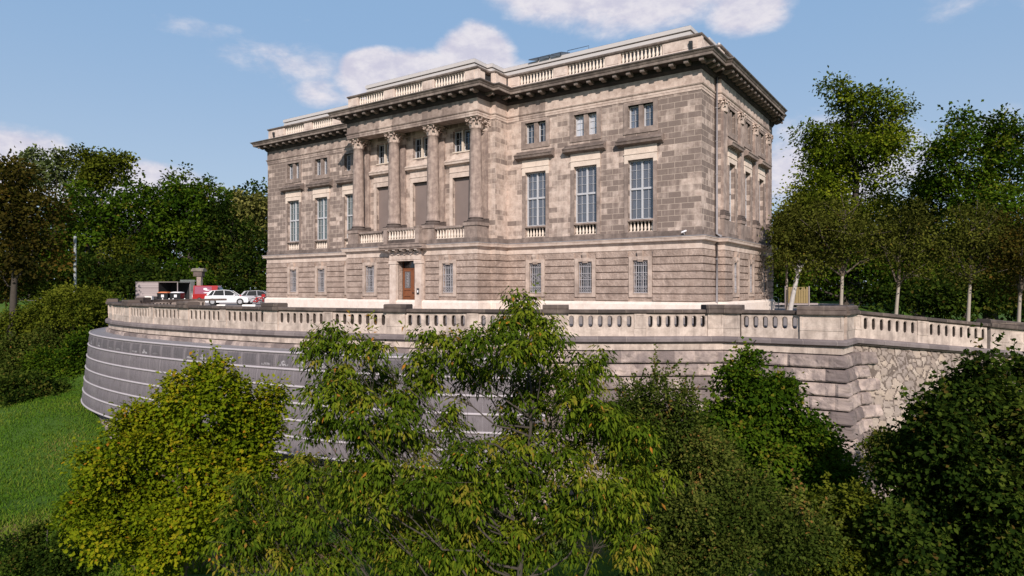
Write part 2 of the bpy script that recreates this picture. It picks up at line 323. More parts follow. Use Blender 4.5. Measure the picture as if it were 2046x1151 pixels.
# ------------------------------------------------------------------ mesh helpers
class Frame:
    """u along the face, v up, d outwards"""
    def __init__(s, o, u, n, slope=0.0): s.o = np.array(o, float); s.u = np.array(u, float); s.n = np.array(n, float); s.slope = slope
    def __call__(s, u, v, d): return s.o + s.u * u + s.n * d + np.array([0, 0, v + s.slope * u])
def front(y): return Frame((0, y, 0), (1, 0, 0), (0, -1, 0))
def right(x): return Frame((x, 0, 0), (0, 1, 0), (1, 0, 0))
def left(x): return Frame((x, 0, 0), (0, -1, 0), (-1, 0, 0))
WORLD = Frame((0, 0, 0), (1, 0, 0), (0, -1, 0))
class MB:
    def __init__(s): s.v = []; s.f = []; s.uv = None; s.sm = []; s.rnd = None
    def add(s, vs, fs, smooth=False):
        b = len(s.v); s.v.extend([tuple(map(float, p)) for p in vs])
        s.f.extend([tuple(i + b for i in f) for f in fs]); s.sm.extend([smooth] * len(fs))
    def box(s, F, u0, u1, v0, v1, d0, d1):
        p = [F(u, v, d) for d in (d0, d1) for v in (v0, v1) for u in (u0, u1)]
        s.add(p, [(4, 5, 7, 6), (1, 0, 2, 3), (5, 1, 3, 7), (0, 4, 6, 2), (6, 7, 3, 2), (0, 1, 5, 4)])
    def strip(s, F, u0, u1, prof, mu0=0, mu1=0):
        """closed profile of (d, v) points extruded from u0 to u1; mu = mitre per metre of d"""
        n = len(prof); p = [F(u0 - mu0 * d, v, d) for d, v in prof] + [F(u1 + mu1 * d, v, d) for d, v in prof]
        s.add(p, [(i, n + i, n + (i + 1) % n, (i + 1) % n)[::-1] for i in range(n)] + [tuple(range(n))[::-1], tuple(range(n, 2 * n))])
    def prism(s, pts0, pts1, caps=True):
        n = len(pts0)
        s.add(list(pts0) + list(pts1), [(i, (i + 1) % n, n + (i + 1) % n, n + i) for i in range(n)] + ([tuple(range(n))[::-1], tuple(range(n, 2 * n))] if caps else []))
    def lathe(s, c, prof, n=12, smooth=True, F=None):
        c = np.array(c, float); vs = []
        for r, z in prof:
            for k in range(n):
                a = 2 * math.pi * k / n; vs.append(c + np.array([r * math.cos(a), r * math.sin(a), z]))
        fs = [(i * n + k, i * n + (k + 1) % n, (i + 1) * n + (k + 1) % n, (i + 1) * n + k) for i in range(len(prof) - 1) for k in range(n)]
        s.add(vs, fs, smooth)
        s.add([vs[k] for k in range(n)] + [vs[(len(prof) - 1) * n + k] for k in range(n)], [tuple(range(n))[::-1], tuple(range(n, 2 * n))])
    def tube(s, pts, rad, n=6, smooth=True):
        pts = [np.array(p, float) for p in pts]; vs = []
        if not hasattr(rad, '__len__'): rad = [rad] * len(pts)
        for i, p in enumerate(pts):
            d = pts[min(i + 1, len(pts) - 1)] - pts[max(i - 1, 0)]; d = d / (np.linalg.norm(d) + 1e-9)
            a = np.cross(d, (0, 0, 1.0) if abs(d[2]) < .9 else (1.0, 0, 0)); a /= np.linalg.norm(a); b = np.cross(d, a)
            for k in range(n):
                t = 2 * math.pi * k / n; vs.append(p + rad[i] * (a * math.cos(t) + b * math.sin(t)))
        fs = [(i * n + k, i * n + (k + 1) % n, (i + 1) * n + (k + 1) % n, (i + 1) * n + k) for i in range(len(pts) - 1) for k in range(n)]
        s.add(vs, fs, smooth)
        m = (len(pts) - 1) * n
        s.add([vs[k] for k in range(n)] + [vs[m + k] for k in range(n)], [tuple(range(n)), tuple(range(n, 2 * n))[::-1]])
    def wall(s, F, u0, u1, v0, v1, dback, dfront, holes=()):
        vb = sorted(set([v0, v1] + [min(max(h[k], v0), v1) for h in holes for k in (2, 3)]))
        for a, b in zip(vb, vb[1:]):
            if b - a < 1e-6: continue
            cuts = sorted([(h[0], h[1]) for h in holes if h[2] < b - 1e-6 and h[3] > a + 1e-6])
            x = u0
            for c0, c1 in cuts:
                if c0 > x + 1e-6: s.box(F, x, c0, a, b, dback, dfront)
                x = max(x, c1)
            if x < u1 - 1e-6: s.box(F, x, u1, a, b, dback, dfront)
    def sweep(s, path, norms, prof, uv=False, zf=None, smooth=False):
        n = len(prof); vs = []; S = 0; uvs = []
        base = len(s.v)
        L = [0]
        for (x, y), d in zip(prof[:-1], prof[1:]): L.append(L[-1] + math.hypot(d[0] - x, d[1] - y))
        for i, p in enumerate(path):
            if i: S += math.hypot(path[i][0] - path[i - 1][0], path[i][1] - path[i - 1][1])
            for k, (d, z) in enumerate(prof):
                vs.append((p[0] + norms[i][0] * d, p[1] + norms[i][1] * d, z + (zf[i] if zf is not None else 0)))
                uvs.append((S, z if uv != 'len' else L[k]))
        s.add(vs, [(i * n + k, (i + 1) * n + k, (i + 1) * n + k + 1, i * n + k + 1) for i in range(len(path) - 1) for k in range(n - 1)], smooth)
        if uv:
            if s.uv is None: s.uv = {}
            for k, q in enumerate(uvs): s.uv[base + k] = q
    def build(s, name, material, parent=None, loc=None, smooth=None):
        me = bpy.data.meshes.new(name); me.from_pydata(s.v, [], s.f)
        if any(s.sm): me.polygons.foreach_set('use_smooth', s.sm)
        if s.uv is not None:
            l = me.uv_layers.new(name='UVMap'); vi = np.empty(len(me.loops), np.int32); me.loops.foreach_get('vertex_index', vi)
            arr = np.zeros((len(s.v), 2), np.float32)
            for k, q in s.uv.items(): arr[k] = q
            l.data.foreach_set('uv', arr[vi].ravel())
        if s.rnd is not None:
            a = me.attributes.new('rnd', 'FLOAT', 'FACE'); a.data.foreach_set('value', np.array(s.rnd, np.float32))
        me.materials.append(M[material])
        o = bpy.data.objects.new(name, me); COL.objects.link(o)
        if parent is not None: o.parent = parent
        if loc is not None: o.location = loc
        me.update()
        return o
def thing(name, label, cat, loc=(0, 0, 0), rz=0, group=None):
    o = bpy.data.objects.new(name, None); COL.objects.link(o); o.location = loc; o.rotation_euler = (0, 0, rz); o.empty_display_size = .3
    return tag(o, label, cat, group)
def tag(o, label, cat, group=None):
    o['label'] = label; o['category'] = cat
    if group: o['group'] = group
    return o
def struct(o, kind='structure'): o['kind'] = kind; return o
def dup(o, parent=None, loc=None, rz=None, scale=None):
    c = o.copy(); COL.objects.link(c)
    if parent is not None: c.parent = parent
    if loc is not None: c.location = loc
    if rz is not None: c.rotation_euler = (0, 0, rz)
    if scale is not None: c.scale = scale
    return c
def dup_tree(o, parent=None, loc=None, rz=None, scale=None):
    c = dup(o, parent, loc, rz, scale)
    for ch in o.children:
        if ch is not c: dup_tree(ch, c)
    return c
exec_parts = []

# ================================================================== THE MANSION
CX = -20.3; LX = -40.6; DY = 16.8; HB = 6.27; HS = 6.7
ZB = 4.75                                   # top of the belt course
B = thing('stone_mansion', 'large weathered sandstone mansion with columned portico above the curved terrace', 'building', (CX, 8, 0))
def part(mb, name, material, parent=B, loc=None):
    o = mb.build(name, material, parent)
    o.location = (-B.location) if (parent is B and loc is None) else (loc or (0, 0, 0))
    return o
def bcopy(o, x, y, z, rz=0.0, scale=None, parent=B):
    off = B.location if parent is B else Vector((0, 0, 0))
    return dup(o, parent, Vector((x, y, z)) - off, rz, scale)

def upath(e):      # wall line with the side block projecting by e
    return [(LX, DY), (LX, 0), (CX - HS, 0), (CX - HS, -1.4), (CX - HB, -1.4), (CX - HB, -2.85), (CX + HB, -2.85), (CX + HB, -1.4),
            (CX + HS, -1.4), (CX + HS, 0), (0, 0), (0, 2.5), (e, 2.5), (e, 14.3), (0, 14.3), (0, DY)]
def miter(path, closed=False):
    out = []; n = len(path)
    def nrm(a, b):
        d = np.array(b, float) - np.array(a, float); d /= np.linalg.norm(d); return np.array([d[1], -d[0]])
    for i in range(n):
        a = nrm(path[i - 1], path[i]) if i > 0 else None
        b = nrm(path[i], path[i + 1]) if i < n - 1 else None
        if a is None: out.append(b); continue
        if b is None: out.append(a); continue
        m = a + b; k = m @ a
        out.append(m / max(k, .3))
    return out
PL = upath(.55); NL = miter(PL); PU = upath(.35); NU = miter(PU)

WX = [-3.737, -7.51, -11.283]                       # right wing windows
WXL = [LX - w for w in WX]                          # left wing, mirrored
SY = [4.77, 8.4, 12.03]
# ---------------- ground storey
gz = [.87 + .443 * k for k in range(8)]
def lw(u, hw=.49): return (u - hw, u + hw, 1.37, 3.37)
LOW = [(front(0), LX, CX - HS, [lw(u) for u in WXL], 1, -1), (front(0), CX + HS, 0, [lw(u) for u in WX], -1, 1),
       (front(-1.4), CX - HS, CX - HB, [], 1, -1), (front(-1.4), CX + HB, CX + HS, [], -1, 1),
       (left(CX - HS), 0, 1.4, [], -1, 1), (right(CX + HS), -1.4, 0, [], 1, -1),
       (front(-2.85), CX - HB, CX + HB, [lw(CX - 3.78), lw(CX + 3.78), (CX - .92, CX + .92, 0, 3.7)], 1, 1),
       (left(CX - HB), 1.4, 2.85, [], -1, 1), (right(CX + HB), -2.85, -1.4, [], 1, -1),
       (right(0), 0, 2.5, [], 1, -1), (front(2.5), 0, .55, [], -1, 1), (right(.55), 2.5, 14.3, [lw(u, .45) for u in SY], 1, 1), (right(0), 14.3, DY, [], -1, 1),
       (left(LX), -DY, 0, [], 1, 1)]
mb = MB()
for F, u0, u1, holes, m0, m1 in LOW:
    t = .45
    a = u0 + (t if (m0 == 1 and F.n[0] > .5) else (0)); b = u1 - (t if (m1 == 1 and F.n[0] < -.5) else 0)
    if u1 - u0 < .7: t = .4; a = u0; b = u1
    mb.wall(F, a, b, 0, 4.6, -t, 0, holes)
    for k in range(7):
        z0, z1 = gz[k], gz[k + 1]
        cuts = []
        for h in holes:
            ext = .30 if h[3] < 3.6 else .85
            if h[2] - .25 < z1 - .05 and z0 + .05 < (3.60 if h[3] < 3.6 else 4.0): cuts.append((h[0] - ext, h[1] + ext))
        cuts.sort(); x = u0; segs = []
        for c0, c1 in cuts: segs.append((x, c0)); x = c1
        segs.append((x, u1))
        for a_, b_ in segs:
            if b_ - a_ < .05: continue
            mb.strip(F, a_, b_, [(-.02, z0 + .022), (.03, z0 + .022), (.085, z0 + .05), (.085, z1 - .05), (.03, z1 - .022), (-.02, z1 - .022)], m0 if a_ == u0 else 0, m1 if b_ == u1 else 0)
mb.box(WORLD, LX, 0, 0, 4.6, -DY, -DY + .4)
part(mb, 'ground_storey_wall', 'rough_ashlar')
mb = MB()
mb.sweep(PL, NL, [(-.02, -.4), (.20, -.4), (.20, .70), (.165, .76), (.10, .80), (.09, .855), (-.02, .86)])
part(mb, 'plinth', 'plinth_stone')
mb = MB()
mb.sweep(PL, NL, [(-.02, 3.985), (.05, 3.985), (.05, 4.30), (.10, 4.34), (.13, 4.43), (.30, 4.46), (.33, 4.60), (.36, 4.62), (.36, 4.68)])
part(mb, 'belt_course', 'smooth_stone')
mb = MB()
mb.sweep(PL, NL, [(.36, 4.672), (.385, 4.68), (.385, 4.715), (.36, 4.72), (-.36, 4.80)])
part(mb, 'lead_flashing', 'lead')
def grille_mesh(hw, z0, z1):
    mb = MB(); F = WORLD; r = .016
    n = 6
    for k in range(n + 1):
        u = -hw + .03 + (2 * hw - .06) * k / n
        mb.tube([F(u, z0, .0), F(u, z1, .0)], r, 5)
    for z in (z0 + .03, z0 + .42, z0 + .85, z0 + 1.25, z1 - .32, z1 - .04):
        mb.tube([F(-hw, z, .02), F(hw, z, .02)], r * 1.1, 5)
    def ring(u, z, rr):
        mb.tube([F(u + rr * math.cos(t), z + rr * math.sin(t), .03) for t in np.linspace(0, 2 * math.pi, 9)], .012, 4)
    for k in range(n):
        u = -hw + .03 + (2 * hw - .06) * (k + .5) / n
        ring(u, z0 + .12, .07); ring(u, z0 + .28, .07); ring(u, z1 - .17, .07)
    for k in range(n // 2): ring(-hw + .03 + (2 * hw - .06) * (2 * k + 1) / n, z0 + 1.05, .10)
    return mb
def lower_window(F, uc, hw):
    ext = .26; n = F.n
    mb = MB()                                                     # smooth stone surround
    mb.box(F, uc - hw - ext, uc - hw, 1.12, 3.37, -.02, .095); mb.box(F, uc + hw, uc + hw + ext, 1.12, 3.37, -.02, .095)
    mb.box(F, uc - hw - ext, uc + hw + ext, 3.372, 3.60, -.02, .095); mb.box(F, uc - hw, uc + hw, 1.12, 1.37, -.02, .07)
    mb.box(F, uc - hw - .05, uc + hw + .05, 1.33, 1.372, -.1, .11)
    s = part(mb, 'window_surround', 'trim_stone')
    mb = MB()
    mb.strip(F, uc - .16, uc + .16, [(-.02, 3.28), (.10, 3.28), (.17, 3.42), (.12, 3.62), (.20, 3.80), (.20, 3.93), (-.02, 3.97)])
    k = mb.build('keystone', 'trim_stone', s)
    w = MB(); d0, d1 = -.33, -.26
    for a, b, c, e in ((-hw, -hw + .07, 1.37, 3.37), (hw - .07, hw, 1.37, 3.37), (-hw + .07, hw - .07, 1.37, 1.45), (-hw + .07, hw - .07, 3.29, 3.37), (-.04, .04, 1.45, 3.29)):
        w.box(F, uc + a, uc + b, c, e, d0, d1)
    for z in (2.0, 2.6): w.box(F, uc - hw + .07, uc + hw - .07, z, z + .035, d0 + .01, d1 - .01)
    w = part(w, 'ground_window', 'grey_frame')
    g = MB(); g.box(F, uc - hw + .01, uc + hw - .01, 1.38, 3.36, -.31, -.30); g.build('pane', 'dark_glass', w)
    g = MB(); g.box(F, uc - hw - .01, uc + hw + .01, 1.36, 3.38, -.42, -.40); g.build('backing', 'dark_interior', w)
    gr = grille_mesh(hw, 1.37, 3.37)
    m2 = MB(); m2.f = gr.f; m2.sm = gr.sm
    m2.v = [tuple(F(uc + p[0], p[2], -.06 - p[1])) for p in gr.v]
    m2.build('grille', 'white_iron', w)
    return w
for u in WXL + WX: lower_window(front(0), u, .49)
for u in (CX - 3.78, CX + 3.78): lower_window(front(-2.85), u, .49)
for u in SY: lower_window(right(.55), u, .45)
# ---------------- door
F = front(-2.85); DC = CX
mb = MB()
for s in (-1, 1):
    a, b = sorted((DC + s * .92, DC + s * 1.55)); mb.box(F, a, b, .05, 3.42, -.02, .24)
    mb.box(F, a - .05, b + .05, 3.42, 3.62, -.02, .29); mb.box(F, a - .06, b + .06, -.05, .42, -.02, .30)
mb.box(F, DC - 1.55, DC + 1.55, 3.72, 4.3, -.02, .26); mb.box(F, DC - 1.6, DC + 1.6, 3.622, 3.72, -.02, .22)
for k in range(5):                                                # scalloped drapery under the balcony
    u = DC - 1.2 + .6 * k
    mb.tube([F(u - .28, 4.28, .28), F(u - .15, 4.13, .30), F(u, 4.07, .31), F(u + .15, 4.13, .30), F(u + .28, 4.28, .28)], .05, 6)
part(mb, 'door_surround', 'smooth_stone')
mb = MB()
mb.box(F, DC - .92, DC + .92, .0, 3.7, -.62, -.54)
for s in (-1, 1):
    u0, u1 = sorted((DC + s * .03, DC + s * .90))
    mb.box(F, u0, u0 + .12, .1, 3.0, -.54, -.48); mb.box(F, u1 - .12, u1, .1, 3.0, -.54, -.48)
    for z in (.1, .62, 1.1, 1.55, 2.9): mb.box(F, u0 + .12, u1 - .12, z, z + .13, -.54, -.482)
    for z0, z1 in ((.26, .60), (.78, 1.07)): mb.box(F, u0 + .2, u1 - .2, z0, z1 - .03, -.54, -.50)
mb.box(F, DC - .9, DC + .9, 3.03, 3.15, -.54, -.46)
dr = part(mb, 'door', 'door_wood')
g = MB()
for s in (-1, 1): g.box(F, DC + s * .465 - .28, DC + s * .465 + .28, 1.69, 2.88, -.541, -.52)
g.box(F, DC - .85, DC + .85, 3.17, 3.66, -.541, -.53)
g.build('door_glass', 'dark_glass', dr)
g = MB()
for s in (-1, 1):
    for k in range(5): g.tube([F(DC + s * .465 - .22 + .11 * k, 1.69, -.50), F(DC + s * .465 - .22 + .11 * k, 2.88, -.50)], .012, 4)
    for k in range(5): g.tube([F(DC + s * .465 + .12 * math.cos(q), 1.9 + .2 * k + .08 * math.sin(q), -.495) for q in np.linspace(0, 6.3, 9)], .012, 4)
g.build('door_grille', 'white_iron', dr)
g = MB(); g.tube([F(DC + .1, 1.38, -.46), F(DC + .1, 1.38, -.40), F(DC + .28, 1.36, -.40)], .022, 6); g.build('handle', 'dark_metal', dr)
g = MB(); g.box(F, DC + 1.12, DC + 1.34, 1.25, 1.68, .24, .27); ip = part(g, 'intercom', 'dark_metal')
g = MB(); g.box(F, DC + 1.17, DC + 1.29, 1.38, 1.55, .271, .276); g.build('intercom_plate', 'white_print', ip)
# ---------------- balcony above the door
mb = MB()
mb.box(F, DC - 2.1, DC + 2.1, 4.56, 4.73, .37, .85); mb.box(F, DC - 2.1, DC + 2.1, 4.44, 4.56, .30, .78)
mb.box(F, DC - 1.75, DC + 1.75, 4.80, 4.86, -.6, .80)
for s in (-1, 1):
    mb.box(F, DC + s * 1.53 - .17, DC + s * 1.53 + .17, 4.86, 5.92, .36, .70); mb.box(F, DC + s * 1.53 - .2, DC + s * 1.53 + .2, 5.92, 6.0, .33, .73)
    mb.box(F, DC + s * 1.53 - .14, DC + s * 1.53 + .14, 4.86, 5.78, -.2, .36)
mb.box(F, DC - 1.36, DC + 1.36, 5.78, 5.93, .40, .66)
part(mb, 'balcony', 'frame_stone')
mb = MB(); mb.box(F, DC - 1.9, DC + 1.9, 4.732, 4.80, -.3, .84); mb.box(F, DC - 1.36, DC + 1.36, 4.86, 5.12, .40, .62)
part(mb, 'balcony_panel', 'dark_stone')
mod = MB()
mod.strip(WORLD, -.12, .12, [(.0, 4.24), (.12, 4.26), (.20, 4.34), (.40, 4.35), (.44, 4.43), (.0, 4.435)])
mo = None
for k in range(5):
    if mo is None: mo = part(mod, 'balcony_bracket', 'plinth_stone', B, (0, 0, 0)); mo.location = Vector((DC - 1.4, -3.15, 0)) - B.location
    else: bcopy(mo, DC - 1.4 + .7 * k, -3.15, 0)
# ---------------- balusters
def baluster_mesh(h, r):
    mb = MB()
    q = r * .86; mb.box(WORLD, -q, q, 0, .07 * h, -q, q); mb.box(WORLD, -q, q, .93 * h, h, -q, q)
    mb.lathe((0, 0, 0), [(r * .8, .07 * h), (r * .6, .12 * h), (r * .95, .24 * h), (r * 1.0, .34 * h), (r * .62, .56 * h), (r * .45, .74 * h), (r * .6, .80 * h), (r * .5, .86 * h), (r * .8, .93 * h)], 8)
    return mb
def baluster_row(name, F, u0, u1, z, h, n, d, r, material='baluster_stone'):
    src = baluster_mesh(h, r); mb = MB()
    for k in range(n):
        o = F(u0 + (u1 - u0) * (k + .5) / n, z, d)
        mb.add([(o[0] + p[0], o[1] + p[1], o[2] + p[2]) for p in src.v], src.f); mb.sm[-len(src.f):] = src.sm
    return part(mb, name, material)
bal_proto = None
def balusters(F, u0, u1, z, h, n, d, r):
    global bal_proto
    for k in range(n):
        o = F(u0 + (u1 - u0) * (k + .5) / n, z, d)
        if bal_proto is None:
            bal_proto = part(baluster_mesh(h, r), 'roof_baluster', 'baluster_stone'); bal_proto.location = Vector(o) - B.location
        else: bcopy(bal_proto, o[0], o[1], o[2])
# ---------------- portico: pedestals, balustrade, columns
COLX = [CX - 5.7, CX - 1.9, CX + 1.9, CX + 5.7]; CY = -2.27
for x in COLX:
    mb = MB(); mb.box(F, x - .60, x + .60, 4.80, 5.02, -1.2, .03); mb.box(F, x - .55, x + .55, 5.02, 5.86, -1.15, -.02); mb.box(F, x - .62, x + .62, 5.86, 6.07, -1.22, .05)
    part(mb, 'column_pedestal', 'frame_stone')
for a, b in ((COLX[0] + .62, COLX[1] - .62), (COLX[2] + .62, COLX[3] - .62)):
    mb = MB(); mb.box(F, a - .02, b + .02, 4.80, 5.08, -.42, -.08); mb.box(F, a - .02, b + .02, 5.78, 5.93, -.44, -.06); part(mb, 'balcony_rail', 'frame_stone')
    baluster_row('balustrade', F, a, b, 5.08, .70, 10, -.25, .10)
baluster_row('balustrade', F, DC - 1.34, DC + 1.34, 5.12, .66, 10, .53, .10)
mb = MB(); mb.box(F, CX - HB, CX + HB, 4.62, 4.80, -1.5, -.02); part(mb, 'portico_floor', 'frame_stone')
def column_parts(x, y):
    z0, z1, zc = 6.07, 12.34, 13.11
    mb = MB(); prof = []
    for k in range(13):
        t = k / 12; prof.append((.445 - .075 * t ** 1.8, z0 + .38 + (z1 - z0 - .38) * t))
    prof = [(.50, z0 + .33), (.46, z0 + .38)] + prof + [(.41, z1 + .02), (.41, z1 + .06), (.36, z1 + .08)]
    mb.lathe((0, 0, 0), prof, 24); sh = part(mb, 'column', 'column_stone', B, (0, 0, 0)); sh.location = Vector((x, y, 0)) - B.location
    mb = MB(); mb.box(WORLD, -.58, .58, z0, z0 + .10, -.58, .58)
    mb.lathe((0, 0, 0), [(.56, z0 + .10), (.59, z0 + .15), (.56, z0 + .21), (.48, z0 + .23), (.48, z0 + .27), (.52, z0 + .29), (.52, z0 + .33), (.46, z0 + .36)], 20)
    mb.build('base', 'dark_stone', sh)
    mb = MB(); capital(mb, z1 + .06, zc, .37, 1.0); mb.build('capital', 'entablature_stone', sh)
    return sh
def capital(mb, z0, z1, r, flat):
    """acanthus capital: bell, two rows of curled leaves, corner scrolls, abacus"""
    h = z1 - z0
    def P(a, rr, z): return (rr * math.cos(a), rr * math.sin(a) * flat, z)
    if flat == 1.0: mb.lathe((0, 0, 0), [(r, z0), (r, z0 + .5 * h), (r * 1.2, z0 + .78 * h), (r * 1.35, z0 + .86 * h)], 16)
    else: mb.prism([P(a, r * 1.05, z0) for a in np.linspace(0, 2 * math.pi, 17)[:-1]], [P(a, r * 1.3, z0 + .86 * h) for a in np.linspace(0, 2 * math.pi, 17)[:-1]])
    for row, (n, zb, ht, off) in enumerate(((8, 0.0, .42, 0), (8, .06, .66, math.pi / 8))):
        for k in range(n):
            a = 2 * math.pi * k / n + off; w = math.pi / n * .92
            pts = []
            for t, out in ((0, .02), (.5, .06), (.85, .12), (1.0, .24), (.88, .27)):
                for q, ww in ((-1, 1 - .5 * t), (0, 0), (1, 1 - .5 * t)):
                    pts.append(P(a + q * w * ww, r + out * 1.0 + (.03 if q == 0 else 0), z0 + (zb + ht * t) * h))
            mb.add(pts, [(i * 3 + j, i * 3 + j + 1, i * 3 + j + 4, i * 3 + j + 3) for i in range(4) for j in range(2)])
    for k in range(4):
        a = math.pi / 4 + math.pi / 2 * k
        c = np.array(P(a, r * 1.66, z0 + .74 * h)); tdir = np.array([math.cos(a), math.sin(a) * flat, 0])
        sp = []
        for q in np.linspace(0, 9, 16):
            rr = .125 * (1 - q / 11); sp.append(c + tdir * rr * math.cos(q + 1.6) + np.array([0, 0, 1]) * rr * math.sin(q + 1.6))
        mb.tube([P(a, r * 1.02, z0 + .5 * h), P(a, r * 1.3, z0 + .80 * h)] + sp, .042, 6)
        b = a + math.pi / 4
        mb.lathe(P(b, r * 1.32, z0 + .80 * h), [(.01, 0), (.085, .03), (.085, .09), (.01, .12)], 8)
    A = r * 1.42; cc = r * 1.22
    pl = [(-A, -A), (-A * .8, -A), (0, -cc), (A * .8, -A), (A, -A), (A, -A * .8), (cc, 0), (A, A * .8), (A, A), (A * .8, A), (0, cc), (-A * .8, A), (-A, A), (-A, A * .8), (-cc, 0), (-A, -A * .8)]
    mb.prism([(x, y * flat, z0 + .87 * h) for x, y in pl], [(x * 1.05, y * 1.05 * flat, z1) for x, y in pl])
for x in COLX: column_parts(x, CY)
PILX = COLX
def pilaster(F, u, hw, dp, name='pilaster'):
    mb = MB(); mb.box(F, u - hw, u + hw, 6.4, 12.36, -.02, dp)
    p = part(mb, name, 'column_stone')
    mb = MB(); mb.box(F, u - hw - .1, u + hw + .1, 6.07, 6.17, -.02, dp + .14); mb.strip(F, u - hw - .08, u + hw + .08, [(-.02, 6.17), (dp + .10, 6.17), (dp + .13, 6.23), (dp + .1, 6.29), (dp + .04, 6.31), (dp + .06, 6.36), (dp + .03, 6.402), (-.02, 6.402)])
    mb.build('base', 'dark_stone', p)
    mb = MB(); m2 = MB(); capital(m2, 12.36, 13.09, hw * .92, .55)
    mb.f = m2.f; mb.sm = m2.sm
    mb.v = [tuple(F(u + q[0], q[2], dp * .2 - q[1])) for q in m2.v]
    mb.build('capital', 'entablature_stone', p)
    mb = MB(); mb.box(F, u - hw - .06, u + hw + .06, 4.80, 5.86, -.02, dp + .06); mb.box(F, u - hw - .1, u + hw + .1, 5.86, 6.07, -.02, dp + .12); mb.build('pedestal', 'frame_stone', p)
    return p
for x in PILX: pilaster(front(-1.4), x, .40, .16)
for y in (2.95, 6.58, 10.22, 13.85): pilaster(right(.35), y, .40, .15, 'side_pilaster')
# ---------------- upper storey walls
def tw(u, hw=.82): return (u - hw, u + hw, 5.86, 9.50)
def aw(u, hw=.82): return (u - hw, u + hw, 5.12, 5.86)
def sw(u, hw=.82): return (u - hw, u + hw, 11.44, 12.84)
def uph(us, hw=.82, ap=True): return [f(u, hw) for u in us for f in ((tw, aw, sw) if ap else (tw, sw))]
PW = [CX - 3.8, CX, CX + 3.8]
def ph(): return [(u - .80, u + .80, 4.8, 9.45) for u in PW] + [(u - .8, u + .8, 11.25, 12.75) for u in PW]
mb = MB()
mb.wall(front(0), LX, CX - HS, 4.6, 14.4, -.5, 0, uph(WXL)); mb.wall(front(0), CX + HS, 0, 4.6, 14.4, -.5, 0, uph(WX))
mb.wall(front(-1.4), CX - HS, CX + HS, 4.6, 14.4, -.5, 0, ph())
mb.box(right(CX + HS), -.9, 0, 4.6, 14.4, -.5, 0); mb.box(left(CX - HS), 0, .9, 4.6, 14.4, -.5, 0)
mb.box(right(0), .5, 2.5, 4.6, 14.4, -.5, 0); mb.box(front(2.5), -.3, .35, 4.6, 14.4, -.5, 0)
mb.wall(right(.35), 3.0, 14.3, 4.6, 14.4, -.5, 0, uph(SY, .68, False)); mb.box(right(0), 14.3, DY, 4.6, 14.4, -.5, 0)
mb.box(left(LX), -DY, -.5, 4.6, 14.4, -.5, 0); mb.box(WORLD, LX + .5, -.5, 4.6, 14.4, -DY, -DY + .5)
part(mb, 'upper_storey_wall', 'ashlar')
mb = MB(); mb.sweep(PU, NU, [(-.02, 4.74), (.06, 4.76), (.06, 5.04), (.03, 5.06), (-.02, 5.07)]); part(mb, 'base_band', 'hood_stone')
def muntins(mb, F, u0, u1, v0, v1, nu, nv, w, d0, d1):
    for k in range(1, nu): x = u0 + (u1 - u0) * k / nu; mb.box(F, x - w / 2, x + w / 2, v0, v1, d0, d1)
    for k in range(1, nv): z = v0 + (v1 - v0) * k / nv; mb.box(F, u0, u1, z - w / 2, z + w / 2, d0 + .004, d1 - .004)
def sash(F, uc, hw, z0, z1, pane, transom=True, curtain=None):
    w = MB(); d0, d1 = -.36, -.25; f = .075
    w.box(F, uc - hw, uc - hw + f, z0, z1, d0, d1); w.box(F, uc + hw - f, uc + hw, z0, z1, d0, d1)
    w.box(F, uc - hw + f, uc + hw - f, z0, z0 + f, d0, d1); w.box(F, uc - hw + f, uc + hw - f, z1 - f, z1, d0, d1)
    if transom:
        zm = z0 + (z1 - z0) * .52
        w.box(F, uc - .055, uc + .055, z0 + f, z1 - f, d0, d1 + .02); w.box(F, uc - hw + f, uc - .055, zm - .06, zm + .06, d0, d1 + .03); w.box(F, uc + .055, uc + hw - f, zm - .06, zm + .06, d0, d1 + .03)
        for a, b in ((uc - hw + f, uc - .055), (uc + .055, uc + hw - f)):
            muntins(w, F, a, b, z0 + f, zm - .06, 2, 3, .017, d0 + .03, d1 - .02); muntins(w, F, a, b, zm + .06, z1 - f, 2, 3, .017, d0 + .03, d1 - .02)
    else: muntins(w, F, uc - hw + f, uc + hw - f, z0 + f, z1 - f, 2, 3, .017, d0 + .03, d1 - .02)
    o = part(w, 'window', 'window_paint')
    g = MB(); g.box(F, uc - hw + .01, uc + hw - .01, z0 + .01, z1 - .01, -.325, -.315); g.build('pane', pane, o)
    g = MB(); g.box(F, uc - hw - .1, uc + hw + .1, z0 - .1, z1 + .1, -1.2, -1.1); g.build('backing', 'dark_interior', o)
    if curtain:
        g = MB(); n = 8; a, b = uc - hw + .02, uc - hw + .02 + curtain * 2 * hw
        prof = [(-.42 - .04 * (k % 2), 0) for k in range(n)]
        for k in range(n):
            t = k / n
            g.box(F, a + (b - a) * t, a + (b - a) * (t + 1 / n), z0 + .02 + .0 * t, z1 - .02, -.45 - .03 * (k % 2), -.42 - .03 * (k % 2))
        g.build('curtain', 'curtain', o)
    return o
